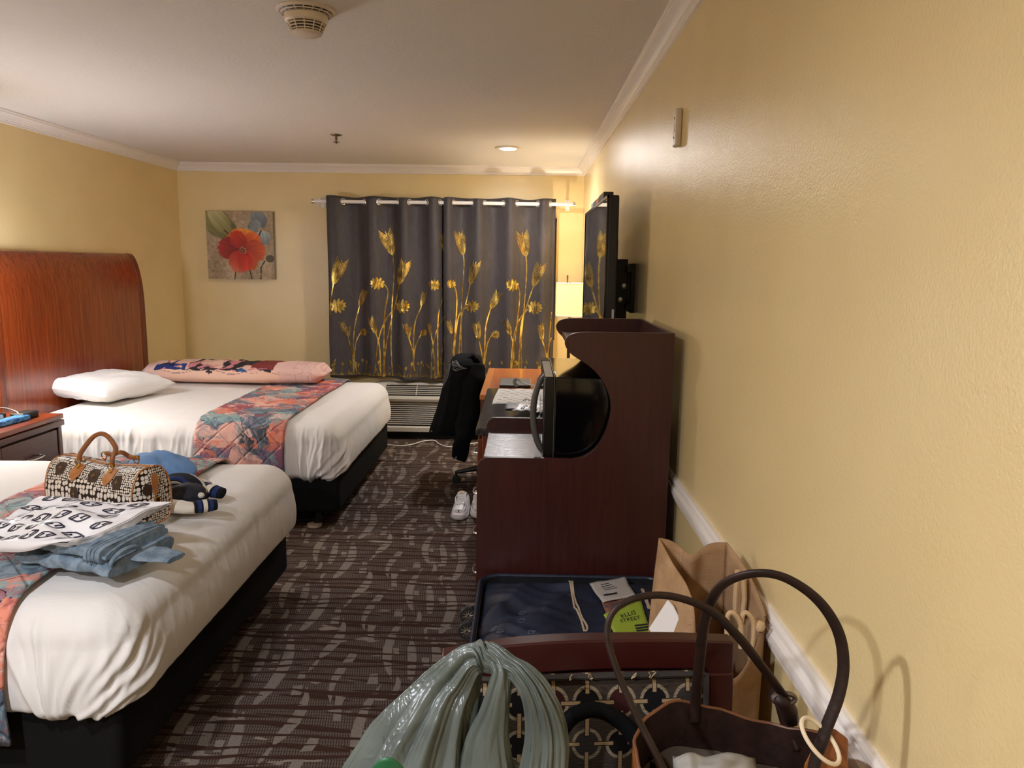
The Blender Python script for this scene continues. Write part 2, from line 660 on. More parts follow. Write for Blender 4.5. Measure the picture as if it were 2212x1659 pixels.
for k_, (x_, y_) in enumerate(((-1.15, -.75), (-1.30, .45))):
    can_light(x_, y_, 'round recessed ceiling light %s, outside the frame above the near bed' % ('behind the camera', 'nearest the camera')[k_])
can_light(-.13, 6.06, 'round recessed ceiling light glowing white in front of the curtain')

dt = thing('smoke_detector', 'ivory round smoke detector on the ceiling with slotted dome', 'smoke detector', (-.80, 2.86, ZC - .085))
DC = (-.797, 2.90, ZC)
mesh('base', B().lathe([(.104, .001), (.106, -.004), (.098, -.010), (.094, -.0105), (.094, -.0085), (.091, -.0085), (.091, -.012), (.083, -.016), (.083, -.014), (.080, -.014), (.080, -.0175), (.067, -.022), (.0, -.022)], DC, 64), M_CREAM, dt, smooth=30)
bd = B()
for k in range(18):
    a0, a1 = 2 * PI * k / 18 + .03, 2 * PI * (k + 1) / 18 - .03
    for r0, r1, z0, z1 in ((.0915, .0945, -.0125, -.0108), (.0805, .0835, -.0172, -.0158)):
        n_ = 5
        i_ = bd.add([(DC[0] + rr * math.cos(lerp(a0, a1, q / n_)), DC[1] + rr * math.sin(lerp(a0, a1, q / n_)), ZC + zz) for rr, zz in ((r0, z1 - .003), (r1, z0 + .0025)) for q in range(n_ + 1)], [])
        for q in range(n_): bd.f.append((i_ + q, i_ + q + 1, i_ + n_ + 2 + q, i_ + n_ + 1 + q))
mesh('slot', bd, M_BLACK, dt, smooth=0)
mesh('dome', B().lathe([(.077, -.021), (.077, -.036), (.074, -.043), (.069, -.047)], DC, 48), M_CREAM, dt)
mesh('mesh_core', B().lathe([(.064, -.045), (.050, -.078)], DC, 40), M_BLACK, dt)
for zz, rr in ((-.053, .0652), (-.062, .0605), (-.071, .0555)):
    mesh('louvre_ring', B().lathe([(rr - .004, zz - .0018), (rr + .001, zz - .0018), (rr + .001, zz + .0018), (rr - .004, zz + .0018)], DC, 48), M_CREAM, dt)
for k in range(12):
    a = 2 * PI * (k + .3) / 12
    ca, sa = math.cos(a), math.sin(a)
    mesh('rib', B().tube([(DC[0] + ca * .071, DC[1] + sa * .071, ZC - .043), (DC[0] + ca * .0535, DC[1] + sa * .0535, ZC - .078)], .0022, 6), M_CREAM, dt)
mesh('cap', B().lathe([(.054, -.076), (.054, -.081), (.044, -.0865), (.0, -.0875)], DC, 40), M_CREAM, dt)

M_BRASS_D = plain('tarnished brass', (120, 104, 84), .4, .9)
sp_ = thing('sprinkler_head', 'small metal fire sprinkler hanging from the ceiling', 'sprinkler', (-1.335, 5.55, ZC - .07))
mesh('escutcheon', B().lathe([(.0, 0), (.04, 0), (.038, -.006), (.012, -.010), (.0, -.010)], (-1.335, 5.55, ZC), 24), M_BRASS_D, sp_)
mesh('stem', B().lathe([(.009, 0), (.009, -.03), (.005, -.034), (.005, -.055)], (-1.335, 5.55, ZC - .008), 12), M_BRASS_D, sp_)
mesh('deflector', B().lathe([(.0, 0), (.022, 0), (.022, -.003), (.0, -.003)], (-1.335, 5.55, ZC - .050), 16), M_BRASS_D, sp_)

pl = thing('switch_plate', 'narrow ivory blank plate high on the right wall', 'wall plate', (XR - .02, 2.79, 2.04))
mesh('plate', B().box(XR - .022, XR, 2.765, 2.82, 2.045, 2.172), M_CREAM, pl, bevel=.006)
for z_ in (2.075, 2.142):
    mesh('screw', B().lathe([(.0, .0), (.004, .0), (.004, .002), (.0, .002)], (XR - .022, 2.7925, z_), 10, Matrix.Rotation(-PI / 2, 3, 'Y')), M_BRASS_D, pl)
mesh('toggle_slot', B().box(XR - .0235, XR - .0215, 2.785, 2.80, 2.095, 2.122), M_TRIM, pl)

# wall lamp between the beds (its glow is seen on the wall and ceiling; it hangs just left of the frame)
t = MT('lit lamp shade')
t.set(lin(236, 216, 160), .8)
t.p.inputs['Emission Color'].default_value = lin(255, 232, 128)
t.p.inputs['Emission Strength'].default_value = .62
M_SHADE = t.m
M_SHADE2 = M_SHADE.copy()
M_SHADE2.node_tree.nodes['Principled BSDF'].inputs['Emission Strength'].default_value = 48
M_SHADE2.node_tree.nodes['Principled BSDF'].inputs['Emission Color'].default_value = (0.95, 1.0, 1.13, 1)
ws = thing('wall_lamp', 'shaded wall lamp between the two beds', 'wall lamp', (XL + .02, 4.08, 1.4))
mesh('back_plate', B().lathe([(.0, 0), (.06, 0), (.055, .02), (.0, .02)], (XL, 4.08, 1.4), 24, Matrix.Rotation(PI / 2, 3, 'Y')), M_BRASS_D, ws)
mesh('arm', B().tube([(XL + .02, 4.08, 1.4), (XL + .19, 4.08, 1.4), (XL + .19, 4.08, 1.46)], .008), M_BRASS_D, ws)
mesh('shade', B().grid(lambda u, v: (XL + .195 + math.cos(2 * PI * u) * lerp(.13, .11, v), 4.08 + math.sin(2 * PI * u) * lerp(.13, .11, v), lerp(1.41, 1.62, v)), 32, 1, cu=True), M_SHADE2, ws, solid=.003)
mesh('light_block_cap', B().lathe([(.0, 0), (.108, 0), (.108, .004), (.0, .004)], (XL + .195, 4.08, 1.612), 32), M_CREAM, ws)  # opaque unseen disc, added to keep the shade's inner light off the ceiling

# picture
def paint_canvas(u, v):
    """colour of the poppy print at u (right), v (up)"""
    g = nz(u * 22, v * 22, 1) * .5 + nz(u * 60, v * 60, 5) * .5
    c = np.array([168, 146, 118], float) + g * 42 + nz(u * 4, v * 4, 9) * 26
    def blend(col, m):
        nonlocal c
        c = c * (1 - m) + np.array(col, float) * m
    def petal(cx, cy, ang, L, W, c0, c1, edge=.05):
        dx, dy = u - cx, v - cy
        ca, sa = math.cos(R(ang)), math.sin(R(ang))
        a, b = (dx * ca + dy * sa) / L, (-dx * sa + dy * ca) / W
        wv = nz(a * 3, b * 4, ang) * .12
        m = 1 - sst(1 - edge * 2, 1 + edge, math.hypot((a - .5) * 2, b) + wv)
        st = .5 + .5 * nz(b * 9, a * 1.5, ang * .1)
        col = np.array(c0) * (1 - min(1, max(0, a))) + np.array(c1) * min(1, max(0, a))
        blend(col * (.85 + .3 * st), m)
    # pale green bud, upper left
    petal(.42, .62, 140, .62, .19, (96, 92, 50), (150, 146, 92))
    petal(.36, .66, 128, .48, .13, (120, 112, 60), (196, 190, 140))
    # blue grey flower, upper right
    petal(.80, .74, 95, .27, .13, (92, 100, 104), (136, 142, 146))
    petal(.82, .74, 165, .20, .13, (150, 156, 158), (112, 118, 118))
    petal(.80, .74, 215, .22, .10, (118, 126, 128), (140, 146, 146))
    petal(.83, .73, 275, .22, .12, (176, 184, 190), (110, 124, 130))
    if math.hypot(u - .81, (v - .735) * 1.6) < .045: blend((188, 148, 96), .8)
    # stems
    for pts in ([(.405, .17), (.415, .10), (.40, .0)], [(.63, .15), (.64, .08), (.66, .0)], [(.86, .27), (.80, .18), (.795, .0)], [(.27, .72), (.31, .69), (.35, .64)], [(.82, .72), (.78, .64), (.74, .52)]):
        for (a0, b0), (a1, b1) in zip(pts, pts[1:]):
            tt = max(0, min(1, ((u - a0) * (a1 - a0) + (v - b0) * (b1 - b0)) / ((a1 - a0) ** 2 + (b1 - b0) ** 2)))
            if math.hypot(u - lerp(a0, a1, tt), v - lerp(b0, b1, tt)) < .009: blend((40, 34, 26), .9)
    if math.hypot((u - .94) / 1.2, v - .31) < .055: blend((84, 78, 62), .95)
    # red poppy
    petal(.54, .43, 80, .32, .26, (160, 40, 20), (238, 152, 52))
    petal(.56, .43, 52, .32, .12, (170, 36, 24), (232, 120, 40))
    petal(.54, .43, 172, .38, .17, (96, 22, 18), (180, 44, 34))
    petal(.55, .45, 118, .30, .12, (150, 30, 20), (206, 60, 30))
    petal(.54, .42, 0, .34, .16, (150, 40, 24), (214, 100, 48))
    petal(.54, .42, 250, .34, .17, (176, 34, 22), (206, 110, 80))
    petal(.54, .42, 300, .32, .12, (190, 40, 24), (196, 96, 40))
    petal(.54, .42, 275, .30, .12, (170, 30, 20), (220, 70, 44))
    r = math.hypot(u - .54, v - .43)
    if r < .06: blend((60, 20, 14), 1 - r / .07)
    if r < .055 and nz(u * 70, v * 70, 3) > .1: blend((210, 170, 110), .8)
    return c


t = MT('poppy print')
n = t.nt.nodes.new('ShaderNodeVertexColor')
n.layer_name = 'paint'
t.set(n.outputs[0], .6)
t.bump(t.noise(t.coord(), 220, 3), .25, .003)
M_PAINT = t.m
px0, px1, pz0, pz1, pyf = -2.95, -2.325, 1.462, 2.085, YB - .042
pic = thing('canvas_picture', 'square canvas print of a large red poppy on the back wall', 'picture', ((px0 + px1) / 2, YB - .02, pz0))
b = B()
N = 150
b.grid(lambda u, v: (lerp(px0, px1, u), pyf, lerp(pz0, pz1, v)), N, N)
for j in range(N + 1):
    for i in range(N + 1):
        b.col.append(lin(*[min(255, max(0, q)) for q in paint_canvas(i / N, j / N)]))
mesh('print', b, M_PAINT, pic, recalc=False)
mesh('canvas', B().box(px0, px1, pyf + .001, YB, pz0, pz1), plain('canvas edge', (138, 130, 112), .8), pic, bevel=.004)

# ---------------------------------------------------------------- curtains
M_ROD = plain('white rod enamel', (236, 232, 226), .3)
RZ0, RZ1, RX0, RX1, RY = 2.176, 2.178, -1.92, .452, 7.05
rod = thing('curtain_rod', 'white curtain rod on brackets above the window', 'curtain rod', (-.73, RY, 2.16))
def rz(x): return lerp(RZ0, RZ1, (x - RX0) / (RX1 - RX0))
mesh('pole', B().tube([(RX0, RY, RZ0), (RX1, RY, RZ1)], .0165, 14), M_ROD, rod)
for x in (RX0, RX1):
    mesh('end_cap', B().tube([(x - .012, RY, rz(x)), (x + .012, RY, rz(x))], .020, 14), M_CHROME, rod)
for x in (-1.865, .40):
    mesh('bracket', B().box(x - .012, x + .012, RY, YB, rz(x) + .010, rz(x) + .026).box(x - .02, x + .02, YB - .008, YB, rz(x) - .05, rz(x) + .05), M_ROD, rod, bevel=.002)
    mesh('hook', B().tube([(x, RY - .02, rz(x) - .01), (x, RY - .028, rz(x) - .035), (x, RY - .01, rz(x) - .05)], .005, 8), M_ROD, rod)

t = MT('charcoal blackout fabric')
n = t.noise(t.mapping(t.coord(), (1, 1, .4)), 40, 2)
t.set(t.mix(n.ss(.3, .7), lin(62, 56, 58), lin(68, 62, 63)), .55, 0, .35, Sheen_Weight=.15)
t.bump(t.noise(t.coord(), 420, 1), .08, .002)
M_CURT = t.m
t = MT('gold foil print')
n = t.noise(t.mapping(t.coord(), (1, 1, .6)), 26, 3)
t.set(t.mix(n.ss(.35, .65), lin(150, 118, 52), lin(232, 204, 110)), .32, .85, .5)
M_GOLD = t.m


def wx(px): return aty(px, 440, RY).x


G1 = [wx(p) for p in (697, 741, 787, 819, 858, 885, 922, 951, 968)]
G2 = [wx(p) for p in (957, 980, 1019, 1047, 1088, 1117, 1162, 1189, 1206)]


def panel_y(x, z, G, s0, seed):
    k = max(0, min(len(G) - 2, int(np.searchsorted(G, x)) - 1))
    ph = (x - G[k]) / (G[k + 1] - G[k])
    s = math.sin(PI * min(1, max(0, ph))) * (1 if (k + s0) % 2 else -1)
    amp = interp(z, [.5, 1.2, 2.0, 2.25], [.038, .036, .046, .050])
    return RY + amp * s + .010 * nz(x * 5, z * 1.2, seed) - .008 * (1 - (z - .5) / 1.7) * math.sin(x * 23 + seed)


def curtain(x0, x1, G, s0, seed, label, hem0, hem1):
    t = thing('curtain', label, 'curtain', ((x0 + x1) / 2, RY, .58))
    def top(x): return 2.222 + .006 * math.sin(x * 14 + seed)
    def hem(x): return lerp(hem0, hem1, (x - x0) / (x1 - x0)) + .014 * math.sin(x * 9.5 + seed * 2)
    b = B()
    def f(u, v):
        x = lerp(x0, x1, u)
        z = lerp(hem(x), top(x), v)
        xs = x + (.006 * math.sin(z * 4 + seed)) * (1 - v)
        return (xs, panel_y(x, z, G, s0, seed), z)
    b.grid(f, 220, 60)
    mesh('cloth', b, M_CURT, t, solid=.003, off=0, smooth=180)
    for g in G[1:-1]:
        z = rz(g)
        d = (panel_y(g + .01, z, G, s0, seed) - panel_y(g - .01, z, G, s0, seed)) / .02
        M = Vector((1, d, 0)).to_track_quat('X', 'Z').to_matrix() @ Matrix.Rotation(PI / 2, 3, 'X')
        mesh('grommet', B().tube([Vector((g, panel_y(g, z, G, s0, seed), z)) + M @ Vector((math.cos(a) * .026, math.sin(a) * .026, 0)) for a in [2 * PI * k / 28 for k in range(28)]], .006, 8, closed=True), M_CHROME, t)
    return t


C1 = curtain(wx(707), wx(962), G1, 0, 1.0, 'left charcoal curtain panel with gold foil leaf print', .575, .545)
C2 = curtain(wx(959), wx(1201), G2, 0, 4.0, 'right charcoal curtain panel with gold foil leaf print', .54, .555)


def on_curtain(G, seed):
    def f(a, b):
        p = aty(660 + .2803 * a, 400 + .2803 * b, RY - .03)
        z = p.z
        return Vector((p.x, panel_y(p.x - .006 * math.sin(z * 4 + seed) * (1 - (z - .56) / 1.66), z, G, 0, seed) - .0046, z))
    return f


def feather(b, fn, bx, by, tx, ty, w):
    """palm leaf: a midrib with slanted leaflets"""
    L = math.hypot(tx - bx, ty - by)
    ux, uy = (tx - bx) / L, (ty - by) / L
    nx, ny = -uy, ux
    b.stroke([(lerp(bx, tx, .92 * k / 6), lerp(by, ty, .92 * k / 6)) for k in range(7)], 4.5, fn)
    n = max(6, int(L / 15))
    for sgn in (-1, 1):
        for k in range(n):
            q = k / (n - 1)
            s = q * .74
            wd = w * .52 * (.42 + .58 * math.sin(PI * (.10 + .62 * q)))
            x0, y0 = bx + ux * L * s, by + uy * L * s
            fwd = L * (.20 + .06 * q)
            x1, y1 = x0 + ux * fwd + nx * sgn * wd, y0 + uy * fwd + ny * sgn * wd
            xm, ym = lerp(x0, x1, .5) + nx * sgn * wd * .07, lerp(y0, y1, .5) + ny * sgn * wd * .07
            xe, ye = lerp(x0, x1, .25) + nx * sgn * wd * .05, lerp(y0, y1, .25) + ny * sgn * wd * .05
            b.stroke([(x0, y0), (xe, ye), (xm, ym), (x1, y1)], 6.4 if L > 120 else 5.0, fn, taper=True)


def monstera(b, fn, cx, cy, r, sx, sy):
    """split leaf: curved bands running from the midrib to a rounded outline, the stem joins at (sx, sy)"""
    ang = math.atan2(cy - sy, cx - sx)
    ux, uy = math.cos(ang), math.sin(ang)
    nx, ny = -uy, ux
    b.stroke([(sx + ux * r * .2 * k, sy + uy * r * .2 * k) for k in range(9)], r * .10, fn)
    for sgn in (-1, 1):
        for ea, s in ((14, .62), (44, .34), (76, .06), (110, -.22), (146, -.5)):
            ex = cx + r * (math.cos(R(ea)) * ux + sgn * math.sin(R(ea)) * nx)
            ey = cy + r * (math.cos(R(ea)) * uy + sgn * math.sin(R(ea)) * ny)
            x0, y0 = cx + ux * r * s, cy + uy * r * s
            pts = []
            for k in range(6):
                q = k / 5
                bow = r * .10 * math.sin(PI * q)
                pts.append((lerp(x0, ex, q) - ux * bow, lerp(y0, ey, q) - uy * bow))
            b.stroke(pts, r * .40, fn, taper=True)


F1 = [(665, 540, 600, 335, 100), (718, 770, 775, 565, 88), (215, 765, 285, 560, 92), (1080, 538, 1052, 352, 62), (405, 935, 455, 800, 60), (885, 940, 915, 820, 44),
      (545, 1145, 495, 1010, 52), (320, 1175, 318, 1085, 50), (298, 1140, 275, 1050, 46), (785, 1145, 765, 1065, 40), (795, 1178, 800, 1090, 30), (970, 1160, 948, 1055, 36)]
L1 = [((250, 930), 58, (205, 935)), ((745, 935), 56, (692, 940)), ((550, 757), 50, (600, 765)), ((990, 768), 46, (1034, 783)), ((442, 1135), 31, (414, 1142)), ((908, 1140), 28, (884, 1152))]
S1 = [[(665, 540), (673, 700), (655, 1000), (650, 1250), (662, 1480)], [(718, 770), (690, 900), (650, 1050), (612, 1250), (594, 1480)], [(215, 765), (192, 900), (188, 1000)],
      [(405, 935), (367, 1100), (360, 1300), (385, 1450)], [(885, 940), (835, 1080), (826, 1350), (838, 1440)], [(545, 1145), (568, 1250), (577, 1475)], [(320, 1175), (352, 1300), (360, 1450)],
      [(970, 1160), (986, 1250), (1000, 1490)], [(600, 765), (626, 830), (600, 1050), (600, 1480)], [(692, 940), (612, 1040), (560, 1200), (536, 1450)], [(1034, 783), (1056, 850), (1020, 1050), (1022, 1480)],
      [(414, 1142), (375, 1230), (360, 1450)], [(884, 1152), (840, 1250), (824, 1400)], [(1068, 1010), (1012, 1120), (975, 1300), (970, 1490)], [(1066, 1180), (1045, 1300), (1030, 1480)], [(795, 1178), (822, 1280)]]
F2 = [(1212, 540, 1175, 340, 76), (1265, 770, 1320, 575, 78), (1700, 550, 1665, 345, 98), (1755, 785, 1820, 590, 84), (1425, 955, 1495, 815, 72), (1335, 1185, 1310, 1050, 64), (1582, 1155, 1535, 1035, 56), (1825, 1195, 1805, 1060, 52), (1130, 1145, 1092, 1035, 44)]
L2 = [((1287, 935), 52, (1236, 946)), ((1590, 770), 50, (1638, 783)), ((1770, 945), 56, (1716, 956)), ((1466, 1155), 34, (1430, 1162)), ((1122, 760), 34, (1146, 782))]
S2 = [[(1212, 540), (1216, 640), (1195, 1040), (1200, 1480)], [(1265, 770), (1236, 900), (1195, 1050), (1172, 1480)], [(1700, 550), (1703, 700), (1680, 1000), (1661, 1200), (1665, 1480)],
      [(1755, 785), (1700, 950), (1660, 1100), (1640, 1480)], [(1425, 955), (1390, 1080), (1380, 1250), (1370, 1480)], [(1335, 1185), (1365, 1330), (1388, 1480)], [(1582, 1155), (1604, 1250), (1608, 1480)],
      [(1825, 1195), (1860, 1330), (1865, 1480)], [(1236, 946), (1170, 1040), (1130, 1480)], [(1638, 783), (1651, 850), (1632, 1050), (1580, 1480)], [(1716, 956), (1640, 1055), (1600, 1200), (1575, 1480)],
      [(1430, 1162), (1395, 1250), (1368, 1480)], [(1146, 782), (1162, 850), (1160, 1000), (1135, 1300)], [(1898, 980), (1880, 1200), (1855, 1480)], [(1896, 1180), (1870, 1280), (1850, 1480)]]
for C_, G, seed, FF, LL, SS, xa, xb, yb0, yb1 in ((C1, G1, 1.0, F1, L1, S1, 195, 1070, 1462, 1488), (C2, G2, 4.0, F2, L2, S2, 1095, 1900, 1490, 1475)):
    fn = on_curtain(G, seed)
    b = B()
    for f in FF: feather(b, fn, *f)
    mesh('gold_palm_leaves', b, M_GOLD, C_, smooth=0, recalc=False)
    b = B()
    for (c, r, s_) in LL: monstera(b, fn, c[0], c[1], r, s_[0], s_[1])
    mesh('gold_split_leaves', b, M_GOLD, C_, smooth=0, recalc=False)
    b = B()
    for s_ in SS: b.stroke(spline(s_, 8), 8.5, fn)
    rr = random.Random(int(seed))
    xq = xa
    while xq < xb:
        yb = lerp(yb0, yb1, (xq - xa) / (xb - xa))
        hgt = rr.uniform(6, 26)
        b.stroke([(xq, yb), (xq + rr.uniform(-8, 8), yb - hgt * .5), (xq + rr.uniform(-14, 14), yb - hgt)], 5, fn, taper=True)
        if rr.random() < .24:
            H = rr.uniform(40, 105)
            bx_ = xq + rr.uniform(-14, 14)
            b.stroke([(xq, yb), (lerp(xq, bx_, .3), yb - H * .5), (bx_, yb - H)], 2.6, fn)
            a_ = rr.uniform(-.5, .5)
            b.flat([(bx_ + math.cos(a_) * 0 + 9 * math.cos(q) * math.cos(a_) - 17 * math.sin(q) * math.sin(a_) * .8, yb - H - 10 + 9 * math.cos(q) * math.sin(a_) - 15 * math.sin(q) * math.cos(a_)) for q in [2 * PI * k / 8 for k in range(8)]], fn)
        xq += rr.uniform(5, 13)
    mesh('gold_stems_and_buds', b, M_GOLD, C_, smooth=0, recalc=False)

# ---------------------------------------------------------------- corner lamp
lm = thing('floor_lamp', 'lit lamp with square cream shade in the far right corner', 'lamp', (.40, 6.62, 0))
M_STEM = plain('dark bronze lamp stem', (52, 42, 32), .4, .7)
sx0, sx1, sy0, sy1, sz0, sz1 = .293, .525, 6.50, 6.73, 1.20, 1.478
b = B()
for q in ((sx0, sx1, sy0, sy0 + .003), (sx0, sx1, sy1 - .003, sy1), (sx0, sx0 + .003, sy0 + .003, sy1 - .003), (sx1 - .003, sx1, sy0 + .003, sy1 - .003)):
    b.box(q[0], q[1], q[2], q[3], sz0, sz1)
mesh('shade', b, M_SHADE, lm, smooth=0)
for z_ in (sz0, sz1):
    mesh('shade_wire', B().tube([(sx0, sy0, z_), (sx1, sy0, z_), (sx1, sy1, z_), (sx0, sy1, z_)], .004, 6, closed=True), M_TRIM, lm)
mesh('pole', B().tube([(.409, 6.615, .02), (.409, 6.615, 1.21)], .014, 12), M_STEM, lm)
mesh('harp', B().tube([(.409, 6.615, 1.20), (.36, 6.615, 1.28), (.37, 6.615, 1.44), (.409, 6.615, 1.485)], .003, 6).tube([(.409, 6.615, 1.20), (.458, 6.615, 1.28), (.448, 6.615, 1.44), (.409, 6.615, 1.485)], .003, 6), M_STEM, lm)
mesh('finial', B().lathe([(.008, 1.48), (.009, 1.49), (.006, 1.50), (.0085, 1.53), (.007, 1.548), (.0, 1.55)], (.385, 6.615, 0), 14), M_STEM, lm)
mesh('base', B().lathe([(.0, 0), (.115, 0), (.115, .018), (.03, .03), (.014, .06)], (.409, 6.615, 0), 32), M_STEM, lm)

# ---------------------------------------------------------------- wall air conditioner
M_AC = plain('off white appliance plastic', (196, 190, 178), .45)
M_DARK = plain('black void plastic', (10, 10, 10), .7)
ax0, ax1, ayf, az0, az1 = -1.36, -.30, 6.94, .075, .50
ac = thing('air_conditioner', 'off white louvred air conditioner under the left curtain', 'air conditioner', ((ax0 + ax1) / 2, 7.06, 0))
def acx(poly, x0, x1, m, name):  # poly in (y, z)
    return mesh(name, B().prism(poly, lambda a, c, k: (x0 if k == 0 else x1, a, c), 0, 1), m, ac, bevel=.003, smooth=30)
acx([(YB, .10), (ayf + .03, .10), (ayf + .03, .40), (ayf + .06, .47), (YB, .47)], ax0 + .03, ax1 - .03, M_DARK, 'core')
for x0_, x1_ in ((ax0, ax0 + .035), (ax1 - .035, ax1)):
    acx([(YB, az0), (ayf, az0), (ayf, .415), (ayf + .10, az1 + .012), (YB, az1 + .02)], x0_, x1_, M_AC, 'end_panel')
acx([(ayf + .10, az1 - .004), (YB, az1), (YB, az1 + .018), (ayf + .10, az1 + .014)], ax0, ax1, M_AC, 'top_panel')
acx([(ayf + .02, .345), (ayf - .012, .362), (ayf - .018, .385), (ayf - .004, .41), (ayf + .03, .41)], ax0, ax1, M_AC, 'front_bar')
acx([(ayf + .03, az0), (ayf - .02, az0), (ayf - .02, az0 + .042), (ayf - .005, az0 + .052), (ayf + .03, az0 + .052)], ax0 - .004, ax1 + .004, M_AC, 'bottom_bar')
for k in range(11):
    z_ = .140 + k * .0192
    acx([(ayf + .03, z_ + .004), (ayf, z_), (ayf, z_ + .009), (ayf + .03, z_ + .013)], ax0 + .03, ax1 - .03, M_AC, 'louvre')
for k in range(5):
    q = (k + .6) / 5.6
    y_, z_ = lerp(ayf + .012, ayf + .095, q), lerp(.418, az1, q)
    mesh('vent_slat', B().box(ax0 + .09, ax1 - .09, y_ - .004, y_ + .004, z_ - .004, z_ + .005), M_AC, ac)
for k in range(4):
    x_ = lerp(ax0 + .09, ax1 - .09, k / 3)
    mesh('vent_rib', B().tube([(x_, ayf + .006, .418), (x_, ayf + .098, az1 + .004)], .004, 6), M_AC, ac)
acx([(ayf + .004, .412), (ayf + .012, .420), (ayf + .10, az1 + .012), (ayf + .10, az1 + .0)], ax0, ax0 + .09, M_AC, 'vent_end')
acx([(ayf + .004, .412), (ayf + .012, .420), (ayf + .10, az1 + .012), (ayf + .10, az1 + .0)], ax1 - .09, ax1, M_AC, 'vent_end')
mesh('subbase', B().box(ax0 + .05, ax1 - .05, ayf + .06, YB - .016, 0, az0 + .03), M_DARK, ac)
cpts = [(-1.30, 6.74, .006), (-1.22, 6.70, .005), (-1.08, 6.66, .005), (-.98, 6.72, .006), (-.90, 6.82, .012), (-.80, 6.86, .012), (-.74, 6.75, .006), (-.66, 6.66, .005), (-.55, 6.68, .005), (-.46, 6.78, .005), (-.30, 6.86, .006)]
mesh('power_cord', B().tube(spline(cpts, 6), .0055, 8), M_TRIM, ac, smooth=180)['label'] = 'white power cord lying on the carpet'

# ---------------------------------------------------------------- beds
t = MT('white cotton sheet')
n = t.noise(t.mapping(t.coord(), (1, 2.5, 1)), 7, 4, .55)
t.set(lin(228, 225, 221), .8, 0, .2, Sheen_Weight=.1)
t.bump(n, .16, .02)
M_SHEET = t.m
M_BOX = plain('black box spring cover', (20, 20, 20), .85, 0, .15, bump=(140, .2))


